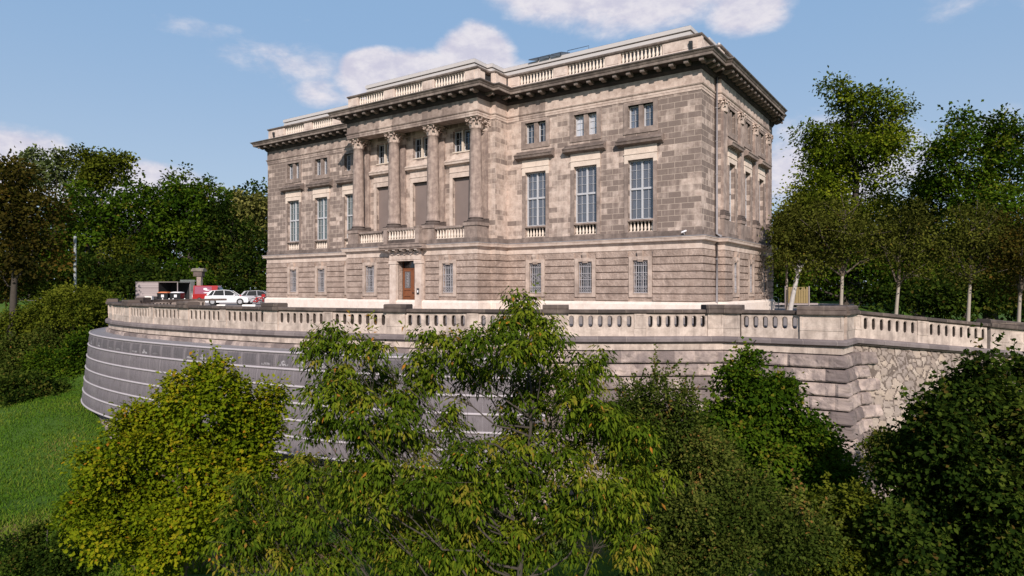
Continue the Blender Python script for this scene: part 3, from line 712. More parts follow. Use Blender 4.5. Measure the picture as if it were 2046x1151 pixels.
def tall_window(F, uc, hw, pane='glass', curtain=None, small='glass', apron=True, sidewin=False):
    mb = MB(); e = .24
    mb.box(F, uc - hw - e, uc - hw, 5.07, 9.30, -.02, .06); mb.box(F, uc + hw, uc + hw + e, 5.07, 9.30, -.02, .06)
    if apron: mb.box(F, uc - hw, uc + hw, 5.755, 5.855, -.36, .10); mb.box(F, uc - hw, uc + hw, 5.0, 5.125, -.36, .02)
    else: mb.box(F, uc - hw, uc + hw, 5.07, 5.855, -.30, .03)
    s = part(mb, 'window_surround', 'frame_stone')
    mb = MB(); mb.box(F, uc - hw - e, uc - hw + .0, 9.302, 9.50, -.02, .062); mb.box(F, uc + hw, uc + hw + e, 9.302, 9.50, -.02, .062)
    mb.box(F, uc - hw - e, uc + hw + e, 9.502, 9.83, -.30, .065); mb.box(F, uc - hw - e - .03, uc + hw + e + .03, 9.83, 9.89, -.02, .10); mb.box(F, uc - hw - e, uc + hw + e, 9.89, 10.32, -.02, .06)
    mb.build('lintel', 'lintel_stone', s)
    mb = MB(); x = hw + .66
    mb.strip(F, uc - x, uc + x, [(-.02, 10.32), (.10, 10.33), (.16, 10.40), (.40, 10.44), (.42, 10.56), (.47, 10.62), (.47, 10.66), (.10, 10.82), (.10, 10.92), (-.02, 10.95)])
    hd = part(mb, 'window_hood', 'hood_stone' if not sidewin else 'frame_stone')
    if sidewin:
        pass
    mb = MB(); e2 = .30
    mb.box(F, uc - hw - e2, uc - hw, 11.10, 13.0, -.02, .055); mb.box(F, uc + hw, uc + hw + e2, 11.10, 13.0, -.02, .055)
    mb.box(F, uc - hw, uc + hw, 12.84, 13.0, -.36, .052); mb.box(F, uc - hw, uc + hw, 11.10, 11.44, -.36, .05)
    mb.box(F, uc - .14, uc + .14, 11.44, 12.84, -.36, -.03)
    part(mb, 'small_window_surround', 'frame_stone')
    sash(F, uc, hw, 5.86, 9.50, pane, True, curtain)
    for s in (-1, 1):
        a = uc + s * (.14 + (hw - .14) / 2); sash(F, a, (hw - .14) / 2, 11.445, 12.835, small, False)
    if apron: baluster_row('sill_balustrade', F, uc - hw, uc + hw, 5.125, .63, 7, -.16, .088)
sm_right = ['glass', 'pale_glass', 'dark_glass']
for k, u in enumerate(WX): tall_window(front(0), u, .82, 'glass', (.28, .36, .40)[k], sm_right[k])
for k, u in enumerate(WXL): tall_window(front(0), u, .82, 'teal_glass', .45, 'glass')
for u in SY: tall_window(right(.35), u, .68, 'dark_glass', None, 'dark_glass', False, True)
for u in PW:                                                     # tall boarded openings behind the columns
    F1 = front(-1.4); hw = .80; e = .26
    mb = MB(); mb.box(F1, u - hw - e, u - hw, 4.8, 9.45, -.02, .07); mb.box(F1, u + hw, u + hw + e, 4.8, 9.45, -.02, .07)
    mb.box(F1, u - hw - e, u + hw + e, 9.45, 9.80, -.3, .072); mb.box(F1, u - hw - e - .03, u + hw + e + .03, 9.80, 9.86, -.02, .11); mb.box(F1, u - hw - e, u + hw + e, 9.86, 10.26, -.02, .07)
    part(mb, 'window_surround', 'smooth_stone')
    mb = MB(); mb.strip(F1, u - 1.28, u + 1.28, [(-.02, 10.26), (.10, 10.27), (.15, 10.34), (.34, 10.38), (.36, 10.50), (.40, 10.54), (.40, 10.60), (.10, 10.80), (.08, 11.0), (-.02, 11.02)]); part(mb, 'window_hood', 'smooth_stone')
    mb = MB(); mb.box(F1, u - hw, u + hw, 4.8, 9.45, -.32, -.22); part(mb, 'board_panel', 'board_panel')
    mb = MB(); mb.box(F1, u - .07, u + .07, 11.25, 12.75, -.30, -.06); mb.box(F1, u - hw, u + hw, 11.17, 11.25, -.3, .06); part(mb, 'mullion', 'plaster')
    for s in (-1, 1): sash(F1, u + s * .435, .365, 11.25, 12.75, 'dark_glass', False)
# ---------------- entablature, cornice, parapet
mb = MB()
mb.box(front(-2.85), CX - HB, CX + HB, 13.11, 15.0, -.98, -.01); mb.box(front(-2.85), CX - HB, CX + HB, 13.25, 15.0, -1.46, -.98)
mb.sweep(PU, NU, [(-.02, 13.10), (.03, 13.10), (.03, 13.24), (.05, 13.25), (.05, 13.38), (.10, 13.41), (.13, 13.47), (.13, 13.50), (.03, 13.53), (.03, 14.262)])
part(mb, 'entablature', 'entablature_stone')
mb = MB()
mb.sweep(PU, NU, [(.88, 14.688), (.93, 14.71), (.93, 14.86), (.96, 14.875)])
mb.sweep(PU, NU, [(.96, 14.872), (.99, 14.92), (1.02, 14.97), (1.08, 15.02), (1.10, 15.03), (1.10, 15.07), (1.05, 15.075)])
part(mb, 'cornice', 'cornice_stone')
mb = MB(); mb.sweep(PU, NU, [(1.105, 15.065), (1.12, 15.068), (1.12, 15.085), (1.08, 15.09), (-.02, 15.16)]); part(mb, 'cornice_flashing', 'lead')
mb = MB(); mb.sweep(PU, NU, [(.035, 14.262), (.10, 14.30), (.14, 14.38), (.20, 14.40), (.20, 14.69), (.885, 14.69)]); part(mb, 'cornice_soffit', 'soffit_stone')
mm = MB(); mm.strip(WORLD, -.13, .13, [(.18, 14.66), (.18, 14.52), (.30, 14.47), (.45, 14.50), (.62, 14.56), (.72, 14.50), (.76, 14.49), (.80, 14.54), (.80, 14.62), (.79, 14.685), (.18, 14.685)])
mp_ = part(mm, 'modillion', 'cornice_stone', B, (0, 0, 0)); first = True
def modrow(a, b, n, fx):
    global first
    for k in range(n):
        x, y, rz = fx(a + (b - a) * (k + .5) / n)
        if first: mp_.location = Vector((x, y, 0)) - B.location; mp_.rotation_euler = (0, 0, rz); first = False
        else: bcopy(mp_, x, y, 0, rz)
modrow(CX + HS + .9, .7, 15, lambda u: (u, 0, 0)); modrow(CX - HB - .6, CX + HB + .6, 15, lambda u: (u, -2.85, 0)); modrow(LX - .7, CX - HS - .9, 15, lambda u: (u, 0, 0))
modrow(-.5, 2.0, 3, lambda u: (0, u, math.pi / 2)); modrow(2.0, 14.8, 15, lambda u: (.35, u, math.pi / 2)); modrow(15.1, 17.4, 2, lambda u: (0, u, math.pi / 2)); modrow(-2.6, -1.6, 1, lambda u: (CX + HB, u, math.pi / 2)); modrow(-1.2, -.4, 1, lambda u: (CX + HS, u, math.pi / 2))
mb = MB()
mb.sweep(PU, NU, [(-.40, 15.08), (-.02, 15.08), (-.02, 15.50), (-.06, 15.55), (-.40, 15.55)])
part(mb, 'roof_parapet', 'smooth_stone'); mb = MB()
mb.sweep(PU, NU, [(-.42, 16.22), (-.04, 16.22), (.02, 16.25), (.05, 16.31), (.05, 16.36), (-.02, 16.39), (-.45, 16.40), (-.45, 16.22)])
part(mb, 'parapet_coping', 'cornice_stone'); mb = MB()
bays = [(front(0), [(u - 1.36, u + 1.36) for u in sorted(WXL)], LX, CX - HS), (front(-2.85), [(u - 1.36, u + 1.36) for u in PW], CX - HB, CX + HB), (front(0), [(u - 1.36, u + 1.36) for u in sorted(WX)], CX + HS, 0)]
sidebays = [(right(.35), [(u - 1.25, u + 1.25) for u in SY], 2.5, 14.3)]
for F1, bs, u0, u1 in bays + sidebays:
    x = u0
    for a, b in bs + [(u1, u1)]:
        mb = MB(); mb.box(F1, x, a, 15.55, 16.22, -.36, -.07)
        if a - x > .45: mb.box(F1, x + .12 if x > u0 else x + .3, a - .12 if a < u1 else a - .3, 15.62, 16.16, -.2, -.045)
        part(mb, 'parapet_pedestal', 'smooth_stone'); x = b
mb = MB(); mb.box(right(0), .36, 2.5, 15.55, 16.22, -.36, -.07); part(mb, 'parapet_return', 'smooth_stone')
mb = MB(); mb.box(right(CX + HB), -2.49, -1.9, 15.55, 16.22, -.36, -.07); part(mb, 'parapet_return', 'smooth_stone')
mb = MB(); mb.box(right(CX + HS), -1.4, 0, 15.55, 16.22, -.36, -.07); part(mb, 'parapet_return', 'smooth_stone')
mb = MB(); mb.box(front(-1.4), CX + HB, CX + HS - .02, 15.55, 16.22, -.36, -.07); part(mb, 'parapet_return', 'smooth_stone')
mb = MB(); mb.box(left(LX), -DY, -.36, 15.55, 16.22, -.36, -.07); part(mb, 'parapet_return', 'smooth_stone')
mb = MB(); mb.box(right(0), 14.3, DY, 15.55, 16.22, -.36, -.07); part(mb, 'parapet_return', 'smooth_stone')
mb = MB(); mb.box(left(CX - HB), 1.5, 2.49, 15.55, 16.22, -.36, -.07); part(mb, 'parapet_return', 'smooth_stone')

mb = MB()
for F1, u in ((front(0), -.62), (front(0), LX + .9)): mb.strip(F1, u - .10, u + .10, [(-.05, 15.98), (.10, 15.98), (.10, 15.85), (-.02, 15.45), (-.05, 15.45)])
part(mb, 'dark_slot_box', 'dark_metal')  # dark box added to stand in for the dark slot in each end pedestal
for k, (F1, bs, u0, u1) in enumerate(bays):
    for j, (a, b) in enumerate(bs):
        if k == 0 and j == 2: baluster_row('roof_balustrade', F1, a, b, 15.55, .67, 11, -.2, .098)
        else: balusters(F1, a, b, 15.55, .67, 11, -.2, .098)
for F1, bs, u0, u1 in sidebays:
    for a, b in bs: baluster_row('roof_balustrade', F1, a, b, 15.55, .67, 10, -.2, .098)
mb = MB()
mb.sweep(PU, NU, [(-1.0, 16.62), (-1.0, 16.98), (-1.22, 16.99), (-1.22, 17.05), (-.95, 17.06), (-.95, 17.29), (-1.0, 17.33)])
top = [(p[0] - 1.0 * n[0] + 0, p[1] - n[1]) for p, n in zip(PU, NU)]
top = [(p[0] + n[0] * -1.0, p[1] + n[1] * -1.0) for p, n in zip(PU, NU)]
mb.add([(x, y, 17.338) for x, y in top], [tuple(range(len(top)))])
part(mb, 'roof', 'zinc')
mb = MB(); mb.sweep(PU, NU, [(-.41, 15.15), (-1.0, 15.2), (-1.0, 16.62)]); part(mb, 'roof_gap_shade', 'dark_metal')  # attic wall base coloured dark to put shade behind the balusters
mb = MB()
for k in range(3):
    x = CX + 8.0 + .9 * k; mb.add([(x, .7, 17.45), (x + .8, .7, 17.45), (x + .8, 1.9, 17.75), (x, 1.9, 17.75), (x, .7, 17.38), (x + .8, .7, 17.38), (x + .8, 1.9, 17.68), (x, 1.9, 17.68)], [(0, 1, 2, 3), (7, 6, 5, 4), (0, 4, 5, 1), (1, 5, 6, 2), (2, 6, 7, 3), (3, 7, 4, 0)])
    mb.tube([(x + .1, 1.85, 17.3), (x + .1, 1.85, 17.7)], .03, 5)
mb.tube([(CX + 10.8, 1.2, 17.3), (CX + 10.8, 1.2, 17.62), (CX + 12.4, 1.2, 17.62), (CX + 12.4, 1.2, 17.3)], .02, 5)
part(mb, 'roof_hatch', 'tilt_panel')
mb = MB(); mb.tube([(.14, 2.33, .4), (.14, 2.33, 4.4), (.42, 2.30, 4.55), (.42, 2.30, 4.8), (.14, 2.33, 4.95), (.14, 2.33, 14.3), (.6, 2.33, 14.66)], .075, 10)
for z in (1.6, 3.4, 6.5, 8.5, 10.5, 12.5): mb.lathe((.14, 2.33, z), [(.09, 0), (.09, .05)], 10)
part(mb, 'downpipe', 'lead')
mb = MB(); mb.tube([(.2, 2.6, 15.2), (.2, 2.6, 16.5)], .10, 8); part(mb, 'vent_pipe', 'zinc')
# security camera on the belt course
cm = thing('security_camera', 'small white security camera on the belt ledge near the right corner', 'camera', (-.95, -.28, 4.80)); cm.scale = (.65, .65, .65)
mb = MB(); mb.tube([(0, .15, 0), (0, 0, .10), (0, 0, .18)], .03, 6); mb.build('bracket', 'white_print', cm)
mb = MB(); mb.tube([(-.20, -.10, .14), (-.12, -.06, .18), (.18, .08, .30), (.22, .10, .31)], [.05, .085, .085, .05], 8); mb.build('camera_housing', 'white_print', cm)

# ================================================================== TERRACE
from mathutils import noise as mnoise
CTRL = [(-46, -1), (-46, -5), (-44.5, -9), (-42, -12.1), (-38.5, -14.6), (-34, -16.2), (-28, -17.0), (-20.3, -17.0), (-15.3, -16.5), (-10.7, -15.6), (-5.8, -13.9), (-1.4, -11.5), (1.2, -9.75), (3.6, -7.9)]
def catmull(P, n=14):
    P = [np.array(p, float) for p in P]; out = []
    for i in range(len(P) - 1):
        a = P[max(i - 1, 0)]; b = P[i]; c = P[i + 1]; d = P[min(i + 2, len(P) - 1)]
        for k in range(n):
            t = k / n; out.append(.5 * (2 * b + (c - a) * t + (2 * a - 5 * b + 4 * c - d) * t * t + (-a + 3 * b - 3 * c + d) * t ** 3))
    out.append(P[-1]); return out
ARC = catmull(CTRL)
FRONT = ARC + [np.array((8.3, -7.5))]
RS = np.array((8.45, -5.62)); RD = np.array((.6095, .7928)); RSL = -.0887     # ramp wall: start, direction, slope
RN = np.array([RD[1], -RD[0]])
def cum(P): return np.concatenate([[0], np.cumsum([np.linalg.norm(P[i + 1] - P[i]) for i in range(len(P) - 1)])])
FS = cum(FRONT); FTOT = FS[-1]; FXY = np.array(FRONT)
def onfront(s):        # s metres from the right hand corner, back along the wall
    t = FTOT - s; return np.array([np.interp(t, FS, FXY[:, 0]), np.interp(t, FS, FXY[:, 1])])
def resample(s0, s1, step):
    n = max(2, int(abs(s1 - s0) / step) + 1)
    return [onfront(s) for s in np.linspace(s0, s1, n)]
MAINP = [onfront(s) for s in np.concatenate([np.arange(FTOT, 4.74, -.6), [4.72, 0]])] + [RS, RS + RD * 34]
MAINN = miter(MAINP)
MZ = [0.0] * (len(MAINP) - 1) + [RSL * 34]
TW = thing('terrace_wall', 'tall curved retaining wall of rough sandstone courses carrying the terrace', 'retaining wall', (-10, -14, 0))
def tpart(mb, name, material, parent=None):
    o = mb.build(name, material, parent or TW); o.location = -(parent or TW).location if (parent or TW).type == 'EMPTY' else (0, 0, 0); return o
mb = MB()
mb.sweep(MAINP, MAINN, [(-.3, -.44), (.13, -.46), (.20, -.50), (.23, -.55), (.23, -.68), (.15, -.72), (.10, -.76), (-.1, -.765)], uv='len', zf=MZ)
tpart(mb, 'string_course', 'terrace_ledge')
mb = MB()
k1 = len(MAINP) - 1
mb.sweep(MAINP[:k1], MAINN[:k1], [(.03, -.76), (.03, -1.06), (-.3, -1.062)], uv=True)
tpart(mb, 'smooth_course', 'terrace_stone')
def rustic(path, zt, zb, hc, seed, keep=None):
    rng = random.Random(seed); mb = MB(); mb.uv = {}; mb.rnd = []
    P = [np.array(p, float) for p in path]; N = miter(P); S = cum(P)
    tt = [0, .085, .095, .18, .34, .52, .70, .86, .96]
    nc = int((zt - zb) / hc); rows = []
    for c in range(nc):
        b = [-.3]
        while b[-1] < S[-1] + 1: b.append(b[-1] + rng.uniform(.75, 1.75))
        amp = [rng.uniform(-.02, .05) for _ in b]; tone = [rng.random() for _ in b]
        for t in tt: rows.append((c, t, b, amp, tone))
    idx = []
    for c, t, b, amp, tone in rows:
        z = zt - (c + t) * hc; base = .10 * (-z - .78); r = []
        for i, p in enumerate(P):
            j = max(q for q in range(len(b)) if b[q] <= S[i] + 1e-6); dj = min(S[i] - b[j], b[min(j + 1, len(b) - 1)] - S[i])
            e = min(1.0, .25 + (t - .09) / .12, .35 + (1 - t) / .10) if t > .09 else 0.0
            e = e * min(1.0, dj / .10 + .35)
            nz = mnoise.fractal(Vector((S[i] * 2.3, z * 2.3, seed)), .8, 2.0, 4) * .055
            d = base + (-.13 if t < .09 else 0) + e * (.085 + .05 * t + amp[j] + nz * 1.3)
            r.append(len(mb.v)); mb.uv[len(mb.v)] = (S[i] + seed * 3, z)
            mb.v.append((p[0] + N[i][0] * d, p[1] + N[i][1] * d, z))
        idx.append(r)
    for k in range(len(rows) - 1):
        c, t, b, amp, tone = rows[k]
        for i in range(len(P) - 1):
            if keep and not keep(c, .5 * (S[i] + S[i + 1]), S[-1]): continue
            sm = .5 * (S[i] + S[i + 1]); j = max(q for q in range(len(b)) if b[q] <= sm)
            mb.f.append((idx[k][i], idx[k + 1][i], idx[k + 1][i + 1], idx[k][i + 1])); mb.sm.append(False); mb.rnd.append(tone[j])
    return mb
vis = resample(16, 4.72, .13) + resample(4.6, 0, .12)[0:] + [RS + (np.array((8.3, -7.5)) - RS) * (1 - t) for t in np.linspace(.08, 1, 14)] + [RS + RD * u for u in np.linspace(.1, 1.2, 11)]
mbR = rustic(vis, -1.06, -10, .565, 3, lambda c, s, L: s < L - (.55 if c % 2 else .0))
tpart(mbR, 'rustic_courses', 'rustic_stone')
mbL = rustic(resample(FTOT, 15.9, .5), -1.06, -10, .565, 5)
tpart(mbL, 'rustic_courses', 'rustic_stone')
RW = thing('ramp_wall', 'retaining wall of irregular pale rubble stones below the sloping ramp', 'retaining wall', (12, 0, 0))
def rubble_wall():
    rng = np.random.default_rng(9); U1 = 17.0; us = np.arange(0, U1, .055); vs_ = np.arange(0, 7.6, .06)
    pts = []
    y = -.3; row = 0
    while y < 8.0:
        h = .24 + (.12 if y > 1.4 else 0) + rng.uniform(0, .12); x = -.5 - rng.random() * .5
        while x < U1 + .6:
            w = h * rng.uniform(.75, 1.75); pts.append((x + w / 2 + rng.normal() * .04, y + h / 2 + rng.normal() * .10)); x += w
        y += h
    pts = np.array(pts); Uu, Vv = np.meshgrid(us, vs_); Q = np.column_stack([Uu.ravel(), Vv.ravel()])
    Q2 = Q + .06 * np.column_stack([np.sin(Q[:, 1] * 7 + Q[:, 0] * 2) + .5 * np.sin(Q[:, 0] * 13), np.sin(Q[:, 0] * 6 + 1) + .5 * np.cos(Q[:, 1] * 11 + Q[:, 0] * 5)])
    F1 = np.full(len(Q), 9.0); F2 = np.full(len(Q), 9.0); ID = np.zeros(len(Q), int)
    for i, p in enumerate(pts):
        d = np.hypot((Q2[:, 0] - p[0]) * .86, (Q2[:, 1] - p[1]))
        n1 = d < F1; F2 = np.where(n1, F1, np.minimum(F2, d)); ID = np.where(n1, i, ID); F1 = np.minimum(F1, d)
    e = np.clip((F2 - F1) / .085, 0, 1); tone = rng.random(len(pts)); lift = rng.uniform(-.02, .045, len(pts)); tx = rng.normal(size=(len(pts), 2)) * .06
    dd = e ** .6 * (.022 + .6 * lift[ID]) + .6 * e * ((Q - pts[ID]) * tx[ID]).sum(1)
    mb = MB(); mb.uv = {}; nu = len(us)
    for k, (u, v) in enumerate(Q):
        nz = mnoise.fractal(Vector((u * 3, v * 3, 7)), .8, 2.0, 4) * .02
        d = -.06 + .10 * v + dd[k] + nz; p = RS + RD * u + RN * d
        mb.v.append((p[0], p[1], -.72 - v + RSL * u)); mb.uv[k] = (u, -v)
    mb.f = [(j * nu + i, (j + 1) * nu + i, (j + 1) * nu + i + 1, j * nu + i + 1) for j in range(len(vs_) - 1) for i in range(nu - 1)]
    mb.sm = [False] * len(mb.f); em = e.reshape(len(vs_), nu); tt_ = tone[ID].reshape(len(vs_), nu)
    mb.rnd = [float(tt_[j, i]) if em[j, i] > .46 else 1.6 for j in range(len(vs_) - 1) for i in range(nu - 1)]
    tpart(mb, 'rubble_face', 'rubble_stone', RW)
rubble_wall()
mb = MB(); rp = [RS + RD * u for u in np.linspace(0, 34, 35)]
mb.sweep(rp, miter(rp), [(-.12, -.70), (.30, -5.0), (.50, -7.5), (.75, -10)], uv=True, zf=[RSL * u for u in np.linspace(0, 34, 35)])
tpart(mb, 'wall_core', 'rough_ashlar', RW)
# ---- pierced balustrade
BL = thing('stone_balustrade', 'pale sandstone balustrade with oblong slots and dark weathered coping round the terrace', 'balustrade', (-10, -14, 0))
def bpart(mb, name, material):
    o = mb.build(name, material, BL); o.location = -BL.location; return o
mb = MB(); mb.sweep(MAINP, MAINN, [(-.47, .53), (-.47, .69), (-.43, .72), (.08, .72), (.13, .69), (.13, .59), (.09, .56), (.0, .535), (-.47, .53)], uv='len', zf=MZ); bpart(mb, 'coping', 'terrace_coping')
def faceuv(mb, F):
    mb.uv = {i: (float(np.dot(np.array(p) - F.o, F.u)) + F.o[0] * 1.3 + F.o[1], p[2]) for i, p in enumerate(mb.v)}
def slots(F, u0, u1, n, nm='balustrade_panel'):
    idx = []; mb = MB(); v0, v1 = -.52, .545; w = (u1 - u0) / n; vc = .185; a = .155; r = .092
    ang = sorted(set([round(x, 4) for x in np.linspace(-math.pi, math.pi, 21)[:-1]]))
    def stad(th, rr):
        c, s_ = math.cos(th), math.sin(th)
        if abs(c) > 1e-6 and abs(s_ / c * rr) <= a: return (math.copysign(rr, c), s_ / abs(c) * rr)
        sg = math.copysign(1, s_); y0 = a * sg; bq = -s_ * y0; disc = bq * bq - (a * a - rr * rr); t = -bq + math.sqrt(max(disc, 0)); return (c * t, s_ * t)
    for k in range(n):
        uc = u0 + w * (k + .5); cor = [math.atan2(y, x) for x in (-w / 2, w / 2) for y in (v0 - vc, v1 - vc)]
        th = sorted(ang + cor); m = len(th)
        def rect(t):
            c, s_ = math.cos(t), math.sin(t); q = []
            if abs(c) > 1e-9: q.append(w / 2 / abs(c))
            if abs(s_) > 1e-9: q.append(((v1 - vc) if s_ > 0 else (vc - v0)) / abs(s_))
            q = min(q); return (c * q, s_ * q)
        rings = []
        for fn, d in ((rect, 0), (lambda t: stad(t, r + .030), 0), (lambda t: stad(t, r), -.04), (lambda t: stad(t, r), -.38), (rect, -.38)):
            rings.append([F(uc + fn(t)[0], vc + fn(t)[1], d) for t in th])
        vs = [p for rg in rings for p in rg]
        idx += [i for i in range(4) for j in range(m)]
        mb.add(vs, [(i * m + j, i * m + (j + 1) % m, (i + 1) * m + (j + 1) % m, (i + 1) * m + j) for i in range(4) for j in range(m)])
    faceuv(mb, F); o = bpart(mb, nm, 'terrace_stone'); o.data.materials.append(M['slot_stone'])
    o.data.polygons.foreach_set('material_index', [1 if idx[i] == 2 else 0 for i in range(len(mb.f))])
def chordF(sa, sb):
    p = onfront(sa); q = onfront(sb); d = q - p; L = np.linalg.norm(d); d /= L
    return Frame((p[0], p[1], 0), (d[0], d[1], 0), (d[1], -d[0], 0)), L
def pier(F, u0, u1, cap=True, dd=.05):
    mb = MB(); mb.box(F, u0, u1, -.52, .545, -.42, dd); b = .10
    if u1 - u0 > .4:
        mb.box(F, u0 + .002, u1 - .002, -.10, .0, dd, dd + .02); mb.box(F, u0 + .002, u1 - .002, .47, .54, dd, dd + .02)
        mb.box(F, u0 + .002, u0 + b, .0, .47, dd, dd + .02); mb.box(F, u1 - b, u1 - .002, .0, .47, dd, dd + .02)
    faceuv(mb, F); bpart(mb, 'pier', 'terrace_stone')
    if cap:
        mb = MB(); mb.strip(F, u0 - .10, u1 + .10, [(-.54, .50), (dd + .14, .555), (dd + .16, .60), (dd + .16, .735), (dd + .08, .745), (dd + .10, .77), (dd + .10, .88), (dd + .03, .93), (-.48, .93), (-.54, .88)])
        faceuv(mb, F); bpart(mb, 'pier_cap', 'terrace_coping')
F0, L0 = chordF(2.0, 0); pier(F0, .42, 2.0 + .06, True, .10)
Fs = Frame((8.3, -7.5, 0), (RS - np.array((8.3, -7.5))) .tolist() + [0], (1, 0, 0)); 
dside = RS - np.array((8.3, -7.5)); Ls = np.linalg.norm(dside); dside /= Ls
Fs = Frame((8.3, -7.5, 0), (dside[0], dside[1], 0), (dside[1], -dside[0], 0)); pier(Fs, .35, Ls, True, .10)
SP = [4.72 + 7.45 * k for k in range(8)]
Fp, Lp = chordF(3.95, 1.6); slots(Fp, .0, Lp, 6)
for k, s in enumerate(SP):
    hw = .72 if k == 0 else .48
    if k == 0:
        Fp, Lp = chordF(4.72, 4.72 - hw); pier(Fp, .0, Lp); Fp, Lp = chordF(4.72 + hw, 4.72); pier(Fp, 0, Lp)
    else: Fp, Lp = chordF(s + hw, s - hw); pier(Fp, 0, Lp)
    if s + 7.45 > FTOT - .5: break
    mid = s + 3.73
    Fp, Lp = chordF(mid - .27, s + hw); slots(Fp, 0, Lp, 7)
    Fp, Lp = chordF(mid + .27, mid - .27); pier(Fp, 0, Lp, False, .03)
    Fp, Lp = chordF(s + 7.45 - .48, mid + .27); slots(Fp, 0, Lp, 7)
FR = Frame((RS[0], RS[1], 0), (RD[0], RD[1], 0), (RN[0], RN[1], 0), RSL)
def u_at(px):
    a = YAW - math.atan((px - 1023) / FPX); d = np.array([-math.sin(a), math.cos(a)])
    A = np.array([[d[0], -RD[0]], [d[1], -RD[1]]]); return float(np.linalg.solve(A, RS - CAM[:2])[1])
ua = [u_at(x) for x in (1722, 1832, 1854, 1972, 2036)]
pier(FR, 0.02, ua[0], False, .02); slots(FR, ua[0], ua[1], 7); pier(FR, ua[1], ua[2], False, .02); slots(FR, ua[2], ua[3], 8); pier(FR, ua[3] + .15, ua[4] + .3)
x = ua[4] + .3
for k in range(3): slots(FR, x, x + 3, 7); pier(FR, x + 3, x + 3.5, False, .02); slots(FR, x + 3.5, x + 6.5, 7); pier(FR, x + 6.5, x + 7.5); x += 7.5
# ---- printed fabric wrapped round the bow of the wall
BNS = np.concatenate([np.arange(FTOT - .2, 13, -.5), [12.6]])
bp = [onfront(s) for s in BNS]; bn = miter(bp)
WRAP = thing('printed_banner', 'grey printed fabric hoarding in six bands wrapped round the curved wall', 'banner', (-25, -17, -3))
def wpart(mb, name, material):
    o = mb.build(name, material, WRAP); o.location = -WRAP.location; return o
Z0, HBD = -1.40, .775
def bd(z): return 1.12 + .10 * (Z0 - z)
for k in range(6):
    mb = MB(); prof = []
    for t in np.linspace(0, 1, 6): z = Z0 - HBD * (k + t); prof.append((bd(z) + .05 * math.sin(math.pi * t), z))
    mb.sweep(bp, bn, prof, uv=True, smooth=True); wpart(mb, 'fabric_band', 'banner_print' if k == 0 else 'banner_fabric')
for k in range(7):
    z = Z0 - HBD * k; mb = MB()
    mb.tube([(p[0] + n[0] * (bd(z) + .02), p[1] + n[1] * (bd(z) + .02), z) for p, n in zip(bp, bn)], .062, 6); wpart(mb, 'edge_cord', 'cord')
mb = MB(); mb.sweep(bp, bn, [(.0, -1.30), (.5, -1.36), (1.12, -1.385)]); wpart(mb, 'cover_sheet', 'lead')
mb = MB(); z = Z0 - HBD * 6; mb.sweep(bp, bn, [(bd(z), z - .02), (.55, z - .03)]); wpart(mb, 'hem', 'dark_metal')

# ================================================================== GROUND
def sst(x, a, b):
    t = np.clip((x - a) / (b - a), 0, 1); return t * t * (3 - 2 * t)
def ramp_s(x, y): return -((x - RS[0]) * RN[0] + (y - RS[1]) * RN[1]), (x - RS[0]) * RD[0] + (y - RS[1]) * RD[1]
def height(x, y):
    x = np.asarray(x, float); y = np.asarray(y, float)
    low = -8.6 - .035 * np.clip(-12 - y, -5, 60) + .012 * np.clip(x + 20, -60, 60) + .25 * np.sin(x * .21 + 1) * np.cos(y * .17)
    low = low + 2.1 * sst(-x, 24, 38) * sst(y, -27, -17)
    up = -.06 + 0 * x
    h = low + (up - low) * sst(y, -14.0 + 0 * x, -2.5)                   # left embankment
    inner = low + (up - low) * sst(y, -6.5, -1.0)
    h = np.where(x > -43, inner, h)
    s, u = ramp_s(x, y)
    rampz = np.clip(RSL * np.clip(u, 0, 60), -4, 0) - .12
    rgt = low + .8 + (rampz - low - .8) * sst(s, .15, 2.2)
    w = sst(x, 5.5, 8.0) * (1 - sst(-s + 0 * x, 40, 60))
    return np.where(x > 5.5, inner * (1 - w) + rgt * w, h)
xs = np.concatenate([[-1200, -700, -400, -250, -180], np.arange(-140, -90, 4.0), np.arange(-90, 30, 1.0), np.arange(30, 80, 4.0), [90, 130, 200, 400, 800, 1200]])
ys = np.concatenate([[-900, -400, -200, -120, -80], np.arange(-60, -45, 3.0), np.arange(-45, 12, .8), np.arange(12, 60, 4.0), [70, 100, 160, 300, 600, 1200]])
X, Yg = np.meshgrid(xs, ys); Zg = height(X, Yg)
mb = MB(); nx = len(xs)
mb.v = [tuple(q) for q in np.stack([X.ravel(), Yg.ravel(), Zg.ravel()], 1).tolist()]
mb.f = [(j * nx + i, j * nx + i + 1, (j + 1) * nx + i + 1, (j + 1) * nx + i) for j in range(len(ys) - 1) for i in range(nx - 1)]; mb.sm = [True] * len(mb.f)
struct(mb.build('ground', 'grass_ground'))
mb = MB()
fl = [p - 0.2 * n for p, n in zip(MAINP[:-2], MAINN[:-2])]
poly = [(p[0], p[1], -.02) for p in fl] + [(8.1, -7.2, -.02), (8.2, -5.5, -.02), (5.5, 2, -.02), (4, 40, -.02),(-30, 60, -.02), (-125, 90, -.02), (-125, 2, -.02), (-60, -.5, -.02)]
mb.add(poly, [tuple(range(len(poly)))])
struct(mb.build('terrace_floor', 'gravel'))
mb = MB()
for k in range(17):
    a = RS + RD * 2 * k; b = RS + RD * (2 * k + 2)
    mb.add([(*(a - RN * .2), RSL * 2 * k - .01), (*(b - RN * .2), RSL * (2 * k + 2) - .01), (*(b - RN * 3.2), RSL * (2 * k + 2) - .01), (*(a - RN * 3.2), RSL * 2 * k - .01)], [(0, 1, 2, 3)])
struct(mb.build('ramp', 'gravel'))
